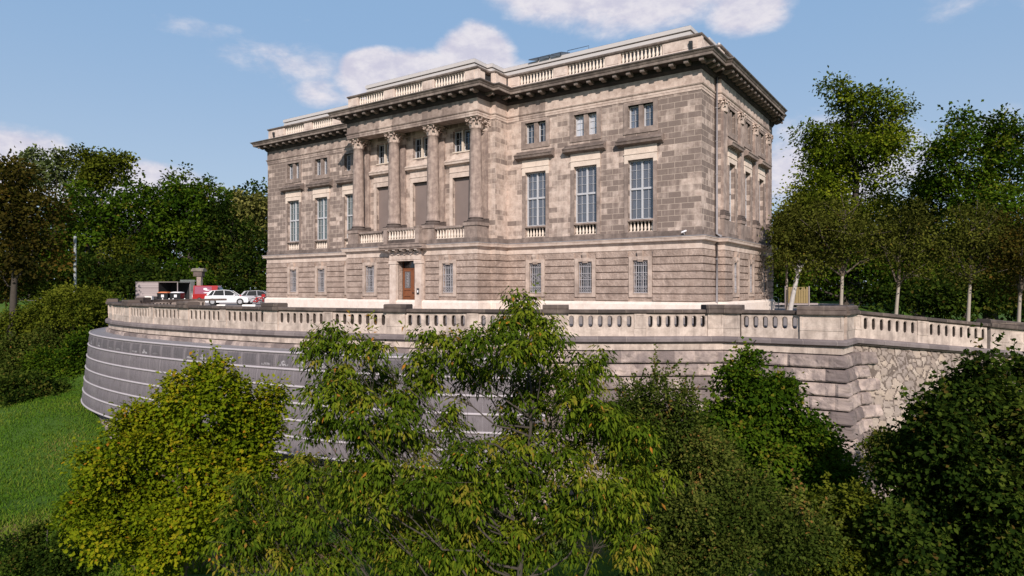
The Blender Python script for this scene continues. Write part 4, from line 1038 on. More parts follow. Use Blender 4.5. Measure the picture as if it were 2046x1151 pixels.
def patch(name, material, pts, lift=.03, n=10):
    """a sheet lying on the terrain, outline given on the ground"""
    mb = MB(); P = np.array(pts, float); c = P.mean(0); m = len(P)
    for k in range(n + 1):
        t = k / n
        for p in P:
            q = c + (p - c) * t; mb.v.append((q[0], q[1], float(height(q[0], q[1])) + lift))
    mb.f = [(k * m + i, (k + 1) * m + i, (k + 1) * m + (i + 1) % m, k * m + (i + 1) % m) for k in range(n) for i in range(m)]; mb.sm = [True] * len(mb.f)
    return struct(mb.build(name, material))
def blob(c, rx, ry, rot, seed, n=18):
    r = random.Random(seed); ca, sa = math.cos(rot), math.sin(rot); out = []
    for k in range(n):
        a = 2 * math.pi * k / n; f = r.uniform(.75, 1.2); x, y = rx * f * math.cos(a), ry * f * math.sin(a); out.append((c[0] + x * ca - y * sa, c[1] + x * sa + y * ca))
    return out
pd = gp(430, 1140, -9.4); patch('dirt_path', 'dirt', blob(pd[:2], 5.5, 1.6, .5, 1))
pd = gp(110, 752, -7.6); patch('dirt_path', 'dirt', blob(pd[:2], 5, 1.2, .1, 2))
pd = gp(20, 1075, -9.3); patch('dirt_path', 'dirt', blob(pd[:2], 1.8, 1.2, .1, 3))

# ================================================================== VEHICLES AND SMALL THINGS
def hatchback(name, label, paintm, loc, rz, s=1.0):
    t = thing(name, label, 'car', loc, rz, 'cars parked beside the mansion')
    def P(pts, y): return [(x * s, y, z * s) for x, z in pts]
    low = [(-2.0, .30), (-2.05, .62), (-1.98, .92), (-1.2, .97), (.85, .95), (1.7, .82), (2.02, .66), (2.08, .40), (2.0, .24), (-1.9, .24)]
    mb = MB(); inn = [(x * .985, .3 + (z - .3) * .96 + .02) for x, z in low]
    mb.prism(P(inn, -.88), P(low, -.80)); mb.prism(P(low, -.80), P(low, .80), False); mb.prism(P(low, .80), P(inn, .88))
    roof = [(-1.62, 1.38), (-1.40, 1.45), (-.3, 1.52), (.32, 1.44), (.34, 1.40), (-.3, 1.475), (-1.38, 1.41)]
    mb.prism(P(roof, -.64), P(roof, .64))
    for y in (-.70, .62):
        for a, b in (((-1.95, .95), (-1.5, 1.44)), ((-1.35, .95), (-1.1, 1.46)), ((-.25, .95), (-.3, 1.5)), ((.98, .95), (.30, 1.43))):
            w = .20 if a[0] < -1.5 else .06
            mb.prism([(a[0] * s, y, a[1] * s), ((a[0] + w) * s, y, a[1] * s), ((b[0] + w) * s, y + (.03 if y < 0 else 0), b[1] * s), (b[0] * s, y + (.03 if y < 0 else 0), b[1] * s)], [(a[0] * s, y + .08, a[1] * s), ((a[0] + w) * s, y + .08, a[1] * s), ((b[0] + w) * s, y + .05, b[1] * s), (b[0] * s, y + .05, b[1] * s)])
    mb.build('body', paintm, t)
    cab = [(-1.88, .94), (-1.55, 1.39), (-.3, 1.48), (.28, 1.40), (1.0, .94)]
    mb = MB(); mb.prism(P(cab, -.67), P([(x * .97, z) for x, z in cab], -.60)); mb.prism(P(cab, -.66), P(cab, .66)); mb.build('glazing', 'car_glass', t)
    for x in (-1.28, 1.27):
        for y in (-.80, .80):
            mb = MB(); n = 20
            for r, w0, w1, nm in ((.34, -.11, .11, 'tyre'),):
                c0 = [(x * s + r * s * math.cos(a), y + w0, .33 * s + r * s * math.sin(a)) for a in np.linspace(0, 2 * math.pi, n + 1)[:-1]]
                mb.prism(c0, [(p[0], y + w1, p[2]) for p in c0])
            w = mb.build('wheel', 'rubber', t)
            mb = MB(); sg = -1 if y < 0 else 1
            c0 = [(x * s + .20 * s * math.cos(a), y + sg * .112, .33 * s + .20 * s * math.sin(a)) for a in np.linspace(0, 2 * math.pi, 11)[:-1]]
            mb.prism(c0, [(p[0], y + sg * .125, p[2]) for p in c0]); mb.build('rim', 'alloy', w)
    for y in (-.72, .72):
        mb = MB(); mb.prism([(-2.02 * s, y - .12, .75 * s), (-1.9 * s, y - .12, 1.02 * s), (-1.78 * s, y - .12, 1.0 * s), (-1.85 * s, y - .12, .74 * s)], [(-2.02 * s, y + .15, .75 * s), (-1.9 * s, y + .15, 1.02 * s), (-1.78 * s, y + .15, 1.0 * s), (-1.85 * s, y + .15, .74 * s)]); mb.build('tail_light', 'red_light', t)
        mb = MB(); mb.prism([(1.72 * s, y - .13, .70 * s), (2.03 * s, y - .13, .60 * s), (2.03 * s, y - .13, .70 * s), (1.74 * s, y - .13, .80 * s)], [(1.72 * s, y + .14, .70 * s), (2.03 * s, y + .14, .60 * s), (2.03 * s, y + .14, .70 * s), (1.74 * s, y + .14, .80 * s)]); mb.build('headlight', 'white_print', t)
        mb = MB(); mb.box(Frame((.75 * s, y * 1.28, .98 * s), (1, 0, 0), (0, -1, 0)), -.08, .08, -.06, .08, -.06, .06); mb.build('wing_mirror', paintm, t)
    return t
VX = YAW + R(0)
p = gp(456, 606.5); hatchback('hatchback_car', 'white hatchback with black wheels parked in front of the red van', 'white_paint', (p[0], p[1], 0), YAW + R(12), 1.02)
p = gp(507, 606.0); hatchback('hatchback_car', 'silver hatchback with dark windows parked nearest to the corner of the mansion', 'silver_paint', (p[0] + .6, p[1] + .4, 0), YAW + R(10), .98)
# red van with printed side
p = gp(424, 600.5); van = thing('red_van', 'red delivery van with a pink printed side panel and white emblem', 'van', (p[0], p[1], 0), YAW + R(8)); van.scale = (.80, .80, .80)
mb = MB(); prof = [(-2.6, .35), (-2.62, 1.2), (2.0, 1.2), (2.45, 1.0), (2.5, .35)]
mb.prism([(x, -.95, z) for x, z in prof], [(x, .95, z) for x, z in prof]); mb.prism([(-2.55, -.92, 1.2), (-2.5, -.85, 2.55), (1.0, -.85, 2.55), (1.85, -.92, 1.2)], [(-2.55, .92, 1.2), (-2.5, .85, 2.55), (1.0, .85, 2.55), (1.85, .92, 1.2)]); mb.build('body', 'red_paint', van)
mb = MB(); mb.prism([(-2.3, -.935, 1.27), (-2.3, -.885, 2.42), (.2, -.885, 2.42), (.2, -.935, 1.27)], [(-2.3, -.92, 1.27), (-2.3, -.87, 2.42), (.2, -.87, 2.42), (.2, -.92, 1.27)]); pp = mb.build('printed_panel', 'pink_print', van)
mb = MB()
def ell(cx, cz, rx, rz, y): return [(cx + rx * math.cos(a), y - .0435 * (cz + rz * math.sin(a) - 1.27), cz + rz * math.sin(a)) for a in np.linspace(0, 2 * math.pi, 13)[:-1]]
for cx, cz, rx, rz in ((-.75, 2.02, .30, .17), (-.45, 1.84, .36, .07), (-.45, 1.45, .58, .08)):
    e = ell(cx, cz, rx, rz, -.95); e = [(x, -.945 + .0435 * (z - 1.27), z) for x, y, z in e]; mb.prism(e, [(x, y + .02, z) for x, y, z in e])
mb.build('emblem', 'white_print', pp)
mb = MB(); mb.prism([(1.0, -.93, 1.3), (1.05, -.89, 2.3), (1.2, -.89, 2.3), (1.75, -.93, 1.3)], [(1.0, .93, 1.3), (1.05, .89, 2.3), (1.2, .89, 2.3), (1.75, .93, 1.3)]); mb.build('glazing', 'car_glass', van)
for x in (-1.6, 1.6):
    for y in (-.85, .85):
        c0 = [(x + .36 * math.cos(a), y - .13, .36 + .36 * math.sin(a)) for a in np.linspace(0, 2 * math.pi, 19)[:-1]]
        mb = MB(); mb.prism(c0, [(q[0], y + .13, q[2]) for q in c0]); w = mb.build('wheel', 'rubber', van)
        sg = -1 if y < 0 else 1; c0 = [(x + .2 * math.cos(a), y + sg * .132, .36 + .2 * math.sin(a)) for a in np.linspace(0, 2 * math.pi, 11)[:-1]]
        mb = MB(); mb.prism(c0, [(q[0], q[1] + sg * .02, q[2]) for q in c0]); mb.build('rim', 'alloy', w)
for y in (-.88, .88): mb = MB(); mb.box(Frame((-2.63, y, 0), (0, 1, 0), (-1, 0, 0)), -.07, .07, .75, 1.15, -.05, .03); mb.build('tail_light', 'white_print', van)
# red bicycle leaning at the mansion corner
p = gp(516, 606.5); bk = thing('red_bicycle', 'small red bicycle standing by the left corner of the mansion', 'bicycle', (p[0] + .3, p[1] - .2, 0), YAW + R(5))
for x in (-.5, .5):
    mb = MB(); mb.tube([(x + .33 * math.cos(a), 0, .34 + .33 * math.sin(a)) for a in np.linspace(0, 2 * math.pi, 17)], .03, 6); w = mb.build('wheel', 'rubber', bk)
mb = MB()
for a, b in (((-.5, .34), (-.12, .32)), ((-.12, .32), (-.22, .82)), ((-.12, .32), (.36, .78)), ((-.20, .72), (.34, .76)), ((-.5, .34), (-.2, .72)), ((.5, .34), (.33, .92))): mb.tube([(a[0], 0, a[1]), (b[0], 0, b[1])], .05, 6)
mb.build('frame', 'red_paint', bk)
mb = MB(); mb.tube([(.22, -.28, .98), (.34, 0, .94), (.22, .28, .98)], .03, 6); mb.build('handlebar', 'dark_metal', bk)
mb = MB(); mb.box(Frame((-.22, 0, .84), (1, 0, 0), (0, -1, 0)), -.14, .12, 0, .08, -.09, .09); mb.build('saddle', 'dark_metal', bk)
mb = MB(); mb.box(Frame((.55, 0, .85), (1, 0, 0), (0, -1, 0)), -.15, .18, -.05, .25, -.2, .2); mb.build('basket', 'red_paint', bk)
def yawframe(p, a=0): return Frame(p, (math.cos(YAW + a), math.sin(YAW + a), 0), (math.sin(YAW + a), -math.cos(YAW + a), 0))
kl = ['white concrete wheel stop under the white hatchback', 'white concrete wheel stop in front of the silver hatchback']
for (a, b), l in zip(((434, 451), (485, 511)), kl):
    p, q = gp(a, 609.0), gp(b, 609.0); Fk = yawframe((p[0], p[1], 0)); L = np.linalg.norm((q - p)[:2])
    mb = MB(); mb.strip(Fk, 0, L, [(-.15, -.02), (.15, -.02), (.13, .12), (.05, .16), (-.05, .16), (-.13, .12)]); tag(mb.build('wheel_stop', 'white_stone'), l, 'wheel stop', 'wheel stops at the parking bays')
# wooden bin shelter
p = gp(271, 601.2); Fk = yawframe((p[0], p[1], 0), R(-6)); sh = thing('bin_shelter', 'grey slatted wooden bin shelter with an open dark side beyond the balustrade', 'shelter', (p[0], p[1], 0))
def sp(mb, n, m):
    o = mb.build(n, m, sh); o.location = -sh.location
k = 61 / FPX
mb = MB(); mb.box(Fk, 0, 2.95, 0, 2.45, -.1, 0); mb.box(Fk, 0, .1, 0, 2.45, -2.6, -.1); sp(mb, 'slat_wall', 'slat_wood')
mb = MB(); mb.box(Fk, 2.85, 2.95, 0, 2.45, -2.6, -.102); mb.box(Fk, 2.95, 5.4, 0, 2.40, -2.6, -2.5); mb.box(Fk, .1, 2.85, 0, 2.4, -2.6, -2.5); sp(mb, 'back_wall', 'dark_interior')
mb = MB(); mb.box(Fk, -.05, 5.5, 2.45, 2.50, -2.65, .05); sp(mb, 'roof', 'slat_wood')
mb = MB(); mb.box(Fk, 5.38, 5.46, 0, 2.45, -.08, 0); mb.box(Fk, 5.38, 5.46, 0, 2.45, -2.6, -2.52); sp(mb, 'corner_post', 'grey_wood')
def bin_(label, u, d, lid):
    o = Fk(u, 0, d); t = thing('waste_container', label, 'bin', o, YAW, 'wheeled waste containers at the shelter')
    mb = MB(); mb.prism([(-.55, -.45, .12), (.55, -.45, .12), (.55, .45, .12), (-.55, .45, .12)], [(-.66, -.55, 1.15), (.66, -.55, 1.15), (.66, .55, 1.15), (-.66, .55, 1.15)]); mb.build('tub', 'black_paint', t)
    mb = MB(); c = [(.62 * math.cos(a), 1.15 + .15 * math.sin(a)) for a in np.linspace(0, math.pi, 9)]; mb.prism([(x, -.50, z) for x, z in c], [(x, .50, z) for x, z in c]); mb.build('lid', lid, t)
    for x in (-.45, .45):
        for y in (-.38, .38): mb = MB(); mb.lathe((x, y, 0), [(.05, 0), (.09, .04), (.09, .12), (.05, .15)], 8); mb.build('castor', 'rubber', t)
    mb = MB(); mb.box(Frame((0, -.56, 0), (1, 0, 0), (0, -1, 0)), -.12, .22, .62, .95, 0, .015); mb.build('sticker', 'white_print', t)
bin_('black waste container with an orange lid beside the bin shelter', 3.9, .2, 'orange_plastic')
bin_('black waste container with a white lid, rightmost at the bin shelter', 5.35, -.1, 'white_print')
bin_('black waste container with a black lid against the shelter wall', 3.4, -1.2, 'black_paint')
bl = ['short white bollard by the shelter wall corner', 'short white bollard before the orange-lidded bin', 'short white bollard before the white-lidded bin', 'short white bollard right of the bins']
for px, l in zip((325, 338, 346, 369), bl):
    p = gp(px, 601.8); mb = MB(); mb.lathe((p[0], p[1], 0), [(.09, 0), (.09, .42), (.06, .50), (.01, .52)], 8); tag(mb.build('bollard', 'white_stone'), l, 'bollard', 'white bollards by the bins')
p = gp(295, 603.0); Fk2 = yawframe((p[0], p[1], 0)); mb = MB(); mb.box(Fk2, -.3, .45, 0, .75, -.4, 0); mb.box(Fk2, -.34, .49, .75, .82, -.44, .04); tag(mb.build('stone_block', 'white_stone'), 'pale stone block standing in front of the bin shelter', 'block')
p = gp(305, 602.6); Fk2 = yawframe((p[0], p[1], 0)); mb = MB(); mb.box(Fk2, .05, .48, 0, .72, -.4, 0); mb.box(Fk2, .02, .51, .72, .76, -.43, .03); tag(mb.build('utility_box', 'dark_metal'), 'small dark utility box next to the pale stone block', 'box')
# gate fence and posts
p = gp(364, 596.5); q = gp(391, 596.5); Fk2 = yawframe((p[0], p[1], 0)); L = np.linalg.norm((q - p)[:2])
ft = thing('iron_fence', 'tall grey iron railing on a low wall between the bin shelter and gate pillar', 'fence', tuple(p))
mb = MB(); mb.box(Fk2, -.4, L + .1, 0, 1.0, -.3, 0); o = mb.build('low_wall', 'asphalt', ft); o.location = -ft.location
mb = MB(); n = 15
for k in range(n + 1): mb.tube([Fk2(L * k / n - .3, 1.0, -.15), Fk2(L * k / n - .3, 3.0, -.15)], .03, 5)
for z in (1.15, 2.8): mb.tube([Fk2(-.4, z, -.15), Fk2(L, z, -.15)], .035, 5)
o = mb.build('railing', 'pole_metal', ft); o.location = -ft.location
p = gp(399, 597.5); gt = thing('gate_pillar', 'old stone gate pillar with broad mossy cap near the red van', 'pillar', (p[0], p[1], 0), YAW)
mb = MB(); mb.box(WORLD, -.38, .38, 0, .4, -.38, .38); mb.box(WORLD, -.30, .30, .4, 3.4, -.30, .30); mb.build('shaft', 'column_stone', gt)
mb = MB(); mb.box(WORLD, -.7, .5, 3.4, 4.1, -.45, .45); mb.build('block', 'dark_stone', gt)
mb = MB(); mb.strip(WORLD, -.95, .75, [(-.6, 4.1), (.6, 4.1), (.62, 4.3), (.2, 4.55), (-.2, 4.55), (-.62, 4.3)]); mb.build('cap', 'terrace_coping_plain', gt)
# lamp posts
o = at(150, 475, 67); z = float(height(o[0], o[1])); t = thing('lamp_post', 'plain grey post rising out of the bushes at the left', 'post', (o[0], o[1], z))
mb = MB(); mb.tube([(0, 0, 0), (0, 0, o[2] - z)], [.15, .13], 8); mb.build('pole', 'pole_metal', t)
mb = MB(); mb.lathe((0, 0, o[2] - z), [(.16, 0), (.16, .12), (.03, .2)], 8); mb.build('cap', 'pole_metal', t)
o = at(222, 457, 105); t = thing('street_lamp', 'slim grey street lamp with a short arm among the left trees', 'street lamp', (o[0], o[1], 0), YAW)
mb = MB(); mb.tube([(0, 0, 0), (0, 0, o[2]), (.15, 0, o[2] + .12), (.7, 0, o[2] + .15)], [.10, .08, .06, .05], 7); mb.build('pole', 'pole_metal', t)
mb = MB(); mb.strip(WORLD, .6, 1.55, [(-.15, o[2] + .1), (.15, o[2] + .1), (.12, o[2] + .24), (-.12, o[2] + .24)]); mb.build('lamp_head', 'pole_metal', t)
# slender pole, sign and yellow wooden fence to the right of the mansion
o = at(1572, 430, 46); t = thing('flag_pole', 'slender pale pole standing beside the right end of the mansion', 'pole', (o[0], o[1], -.05))
mb = MB(); mb.tube([(0, 0, 0), (0, 0, o[2])], [.09, .05], 8); mb.build('pole', 'pale_bark', t); mb = MB(); mb.lathe((0, 0, o[2]), [(.02, 0), (.09, .05), (.09, .12), (.02, .17)], 8); mb.build('finial', 'pale_bark', t)
o = at(1592, 604, 58); Fk2 = yawframe((o[0], o[1], 0)); t = thing('wooden_gate', 'yellowish wooden gate of upright boards behind the leaning trunk', 'gate', (o[0], o[1], 0))
mb = MB()
for k in range(9): mb.box(Fk2, -.95 + .22 * k, -.95 + .22 * k + .19, .35, 1.78, -.04, 0)
x = mb.build('boards', 'yellow_wood', t); x.location = -t.location
mb = MB(); mb.box(Fk2, -1.9, 1.9, .20, .36, -.10, -.045); mb.box(Fk2, -1.0, 1.05, 1.45, 1.55, -.10, -.042); mb.box(Fk2, -1.05, -.96, 0, 1.85, -.12, .02); mb.box(Fk2, 1.04, 1.13, 0, 1.85, -.12, .02); x = mb.build('rails', 'grey_wood', t); x.location = -t.location
o = at(1549, 601, 52); mb = MB(); mb.tube([(o[0] - .25, o[1], -.1), (o[0] - .25, o[1], .85), (o[0], o[1], 1.0), (o[0] + .25, o[1], .85), (o[0] + .25, o[1], -.1)], .03, 6); mb.tube([(o[0] - .25, o[1], .45), (o[0] + .25, o[1], .45)], .025, 6); tag(mb.build('bike_stand', 'pole_metal'), 'bent metal bicycle stand at the right foot of the mansion', 'bike stand')

# ================================================================== VEGETATION
NOW_RNG = np.random.default_rng(11)
def unit(v): return v / (np.linalg.norm(v, axis=-1, keepdims=True) + 1e-9)
def leaf_obj(name, pos, dirs, up, L, W, material, parent, rnd, fold=.25, broad=False):
    n = len(pos); d = unit(dirs); s = unit(np.cross(d, up)); nr = np.cross(s, d)
    l = (L * NOW_RNG.uniform(.5, 1.35, n))[:, None]; w = (W * NOW_RNG.uniform(.75, 1.2, n))[:, None]
    m = .55 if broad else .42
    A = pos; Bv = pos + d * l * m + s * w * .5 + nr * w * fold; C_ = pos + d * l; D = pos + d * l * m - s * w * .5 + nr * w * fold
    V = np.stack([A, Bv, C_, D], 1).reshape(-1, 3).astype(np.float32)
    base = (np.arange(n) * 4)[:, None]
    T = np.concatenate([base + [0, 2, 1], base + [0, 3, 2]], 1).reshape(-1).astype(np.int32)
    me = bpy.data.meshes.new(name); me.vertices.add(len(V)); me.vertices.foreach_set('co', V.ravel())
    me.loops.add(len(T)); me.loops.foreach_set('vertex_index', T); me.polygons.add(2 * n)
    me.polygons.foreach_set('loop_start', np.arange(0, 6 * n, 3, dtype=np.int32))
    try: me.polygons.foreach_set('loop_total', np.full(2 * n, 3, np.int32))
    except Exception: pass
    me.update(calc_edges=True)
    a = me.attributes.new('rnd', 'FLOAT', 'FACE'); a.data.foreach_set('value', np.repeat(rnd.astype(np.float32), 2))
    me.materials.append(M[material]); o = bpy.data.objects.new(name, me); COL.objects.link(o); o.parent = parent
    return o
def crown_points(lobes, n, tw, seed, shell=.62, clump=7, spread=.16, sub=5, hang=0.0):
    """sprays of leaves on the skin of small clumps within each lobe; returns leaf position, direction, blade normal, tone"""
    rng = np.random.default_rng(seed); P = []; D = []; U = []; T = []
    L2 = []
    for l in lobes:
        c = np.array(l[:3]); r = np.array(l[3:6]) * .86
        for k in range(sub):
            u = unit(rng.normal(size=3)); f = rng.uniform(.32, .52)
            L2.append((c + u * r * rng.uniform(.68, .98), r * f, rng.normal() * .13))
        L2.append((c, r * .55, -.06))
    vol = np.array([(l[1].prod()) ** .67 for l in L2]); vol /= vol.sum()
    for (c, r, tn), v in zip(L2, vol):
        k = max(2, int(round(n * v / clump)))
        u = unit(rng.normal(size=(k, 3)) + np.array([0, 0, .25])); rad = shell + (1.05 - shell) * rng.random(k) ** .6
        rad *= rng.uniform(.85, 1.18, k)
        sc = c + u * r * rad[:, None]
        nr = unit(u * .65 + np.array([0, 0, .55]) + rng.normal(size=(k, 3)) * .28)
        tone = .44 + tn + rng.normal(size=k) * .15 + .14 * u[:, 2]  # paler on clump tops, darker in the core: shading put into leaf colour
        q = rng.normal(size=(k, clump, 3)); q -= (q * nr[:, None]).sum(-1, keepdims=True) * nr[:, None] * .72
        q *= (spread * rng.uniform(.6, 1.3, k))[:, None, None]
        pos = sc[:, None] + q
        d = unit(unit(q) * .9 + u[:, None] * .35 + rng.normal(size=q.shape) * .35)
        up = nr[:, None] + rng.normal(size=q.shape) * .30
        if hang:
            d = unit(d * (1 - hang) + np.array([0, 0, -1.0]) * hang); up = unit(q * np.array([1, 1, .3])) * .8 + u[:, None] * .6 + np.array([0, 0, .25]) + rng.normal(size=q.shape) * .35
        P.append(pos.reshape(-1, 3)); D.append(d.reshape(-1, 3)); U.append(up.reshape(-1, 3)); T.append((tone[:, None] + rng.normal(size=(k, clump)) * .06).ravel())
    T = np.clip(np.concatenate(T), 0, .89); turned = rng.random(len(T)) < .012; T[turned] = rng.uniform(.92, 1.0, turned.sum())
    return np.concatenate(P), np.concatenate(D), np.concatenate(U), T
def limbs(mb, base, top, lobes, r0, seed, sub=5, twigs=True, n=7):
    rng = random.Random(seed); base = np.array(base, float); top = np.array(top, float)
    tr = []
    for k in range(8):
        t = k / 7; tr.append(base + (top - base) * t + np.array([rng.uniform(-1, 1), rng.uniform(-1, 1), 0]) * r0 * .8 * (0 < k < 7))
    mb.tube(tr, [r0 * (1.25 - .95 * k / 7) if k else r0 * 1.5 for k in range(8)], n)
    for l in lobes:
        c = np.array(l[:3]); hd = np.hypot(c[0] - (base[0] + top[0]) / 2, c[1] - (base[1] + top[1]) / 2)
        zf = np.clip((c[2] - .85 * hd - base[2]) / max(top[2] - base[2], .1), .30, .96)
        i = zf * 7; a = tr[int(i)] + (tr[min(int(i) + 1, 7)] - tr[int(i)]) * (i - int(i))
        rr = r0 * (.42 - .16 * zf); L = np.linalg.norm(c - a); pts = []
        for q in (0, .2, .4, .6, .8, 1):
            w = np.array([rng.uniform(-1, 1), rng.uniform(-1, 1), rng.uniform(-1, 1)]) * .05 * L * (0 < q < 1)
            pts.append(a + (c - a) * q + w + np.array([0, 0, -.10 * L * math.sin(math.pi * q)]) * (1 if hd > 1 else 0))
        mb.tube(pts, [rr * (1 - .78 * q) for q in (0, .2, .4, .6, .8, 1)], 5)
        for k in range(sub):
            u = np.array([rng.gauss(0, 1) for _ in range(3)]); u[2] = abs(u[2]) * .8 - .1; u /= np.linalg.norm(u)
            e = c + u * np.array(l[3:6]) * 1.0; s0 = pts[rng.choice((3, 4, 5))]; w = (s0 + e) / 2 + np.array([rng.uniform(-1, 1) for _ in range(3)]) * .10 * np.linalg.norm(e - s0)
            mb.tube([s0, w, e], [rr * .26, rr * .17, rr * .06], 4)
def plant(name, label, cat, base, lobes, leafm, barkm, n, L, W, seed, r0=.15, droop=.0, shell=.62, clump=7, spread=.16, group=None, top=None, sub=5, broad=True, csub=7, hang=0.0, shoots=0, shl=.7):
    base = np.array(base, float); t = thing(name, label, cat, tuple(base), 0, group)
    lob = [tuple(np.array(l[:3]) - base) + tuple(l[3:6]) for l in lobes]
    P, d, up, T = crown_points(lob, n, 0, seed, shell, clump, spread, csub, hang)
    d[:, 2] -= droop
    if shoots:                                           # stray shoots breaking the outline
        rg = np.random.default_rng(seed + 9); q = []
        for k in range(shoots):
            l = lob[rg.integers(len(lob))]; u = unit(rg.normal(size=3) + np.array([0, -.2, .9])); a = np.array(l[:3]) + u * np.array(l[3:6]) * .85
            e = unit(u * .5 + np.array([0, 0, .8]) + rg.normal(size=3) * .25) * shl * rg.uniform(.5, 1.3); m = max(4, int(np.linalg.norm(e) / (L * .32)))
            tt = np.linspace(.15, 1, m)[:, None]; q.append((a + e * tt, unit(e * .3 + rg.normal(size=(m, 3))), np.full(m, rg.uniform(.4, .9)) + rg.normal(size=m) * .1))
        P = np.concatenate([P] + [x[0] for x in q]); nd = np.concatenate([x[1] for x in q]); nd[:, 2] -= droop; d = np.concatenate([d, nd])
        up = np.concatenate([up, np.tile([0, -.4, .8], (len(nd), 1)) + rg.normal(size=nd.shape) * .3]); T = np.clip(np.concatenate([T] + [x[2] for x in q]), 0, 1)
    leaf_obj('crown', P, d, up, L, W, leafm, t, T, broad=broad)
    if top is None:
        zs = max(l[2] for l in lob); c = np.mean([l[:3] for l in lob], 0); top = (c[0] * .6, c[1] * .6, zs * .86)
    else: top = np.array(top) - base
    mb = MB(); limbs(mb, (0, 0, -.2), top, lob, r0, seed, sub); mb.build('trunk' if cat == 'tree' else 'stems', barkm, t)
    return t
def pl(depth, items, dd=.9, seed=0):
    """crown lobes listed as the photo shows them, each at its own distance; radii in metres"""
    rng = random.Random(seed); out = []
    for it in items:
        px, py, rx, ry = it[:4]; dep = depth + (it[4] if len(it) > 4 else rng.uniform(-dd, dd)); c = at(px, py, dep); k = dep / FPX
        out.append((c[0], c[1], c[2], rx * k, .5 * (rx + ry) * k, ry * k))
    return out
def ground_at(px, depth):
    o = at(px, 700, depth); return (o[0], o[1], float(height(o[0], o[1])))
# --- near trees
YM = pl(21, [(420, 790, 90, 60), (490, 820, 70, 70), (335, 850, 95, 70), (265, 895, 90, 62), (205, 935, 55, 50), (440, 910, 120, 95), (320, 990, 135, 85), (515, 930, 55, 90), (235, 1045, 110, 75), (420, 1050, 115, 90), (540, 825, 26, 60), (420, 745, 40, 28), (175, 1020, 36, 50), (300, 1120, 90, 50), (510, 1020, 60, 60)], .9, 1)
plant('maple_tree', 'rounded yellow-green maple at lower left in front of the printed banner', 'tree', ground_at(360, 21), YM, 'yellow_leaf', 'bark', 66000, .125, .11, 21, .16, .25, .70, 26, .22, csub=6, shoots=70, shl=.6)
CH = pl(12.5, [(1040, 645, 100, 44), (1045, 602, 36, 24), (1000, 690, 95, 52), (1095, 700, 90, 52), (950, 735, 56, 46), (1185, 735, 36, 50), (1060, 765, 105, 58), (1140, 810, 95, 65), (1090, 880, 95, 70), (1200, 890, 110, 75), (1250, 960, 85, 65), (1160, 985, 120, 75), (1010, 940, 95, 60), (1240, 1050, 70, 75), (1110, 1085, 115, 75), (960, 1050, 100, 75), (1030, 830, 50, 40), (1180, 830, 70, 60),
               (680, 680, 84, 30), (632, 705, 42, 38), (660, 765, 74, 50), (690, 830, 86, 56), (640, 860, 40, 32), (765, 850, 60, 44), (740, 905, 92, 54), (850, 680, 40, 32), (865, 735, 60, 44), (835, 795, 44, 44), (905, 705, 44, 44), (880, 965, 95, 56), (780, 965, 95, 58), (925, 895, 60, 36), (690, 955, 80, 48), (770, 760, 44, 40), (840, 880, 60, 36), (745, 700, 36, 24),
               (640, 1005, 105, 64), (545, 1040, 100, 74), (495, 990, 60, 40), (700, 1085, 115, 75), (850, 1085, 110, 78), (560, 1115, 110, 58), (465, 1090, 50, 58), (990, 1130, 95, 52), (610, 945, 60, 34), (930, 1005, 80, 60), (1050, 1010, 70, 60), (905, 1120, 90, 40), (1010, 1070, 60, 50), (800, 800, 44, 40), (905, 830, 40, 34), (720, 780, 44, 36)], .9, 2)
plant('cherry_tree', 'large cherry tree with drooping leaves in the foreground centre', 'tree', (float(at(985, 1140, 12.5)[0]), float(at(985, 1140, 12.5)[1]), -9.0), CH, 'cherry_leaf', 'dark_bark', 72000, .125, .046, 33, .085, 0.15, .45, 15, .105, None, tuple(at(1065, 800, 12.5)), 8, False, 8, .50, 60, .5)
RM = pl(21, [(1490, 765, 42, 45), (1535, 800, 55, 45), (1480, 850, 75, 58), (1560, 865, 85, 58), (1640, 900, 55, 55), (1600, 960, 95, 75), (1500, 950, 100, 80), (1685, 985, 48, 66), (1425, 900, 55, 55), (1495, 730, 20, 18)], 1.0, 3)
plant('maple_tree', 'green maple with a pointed top before the rough corner of the terrace wall', 'tree', ground_at(1560, 21), RM, 'maple_leaf', 'bark', 50000, .135, .12, 41, .15, .35, .66, 24, .25, csub=6, shoots=60, shl=.7)
SH = pl(18, [(1290, 830, 55, 55), (1350, 850, 55, 55), (1265, 800, 16, 34), (1310, 785, 14, 34), (1372, 810, 14, 36), (1300, 900, 80, 70), (1385, 930, 80, 70), (1330, 1000, 100, 80), (1250, 880, 40, 60)], 1.0, 4)
plant('wild_shrub', 'tall dull-green shrub with thin upright shoots between cherry and pointed maple', 'shrub', ground_at(1330, 18), SH, 'shrub_leaf', 'bark', 46000, .095, .06, 51, .09, .1, .5, 30, .22, csub=7, shoots=90, shl=.75)
S5 = pl(15.5, [(1420, 1065, 110, 85), (1550, 1085, 110, 75), (1360, 1115, 85, 55), (1480, 1010, 90, 50), (1300, 1120, 60, 60)], .8, 5)
plant('wild_shrub', 'tangled dark-green shrub at the bottom edge right of the cherry', 'shrub', ground_at(1450, 15.5), S5, 'shrub_leaf', 'bark', 42000, .095, .065, 61, .09, .1, .5, 30, .22, csub=7, shoots=90, shl=.9)
S6 = pl(16.5, [(1680, 1065, 75, 80), (1640, 1125, 90, 45), (1720, 1110, 60, 60)], .6, 6)
plant('wild_shrub', 'brighter green shrub at the bottom edge under the pointed maple', 'shrub', ground_at(1680, 16.5), S6, 'olive_leaf', 'bark', 19000, .11, .09, 71, .08, .2, .6, 22, .22, csub=9, shoots=40, shl=.6)
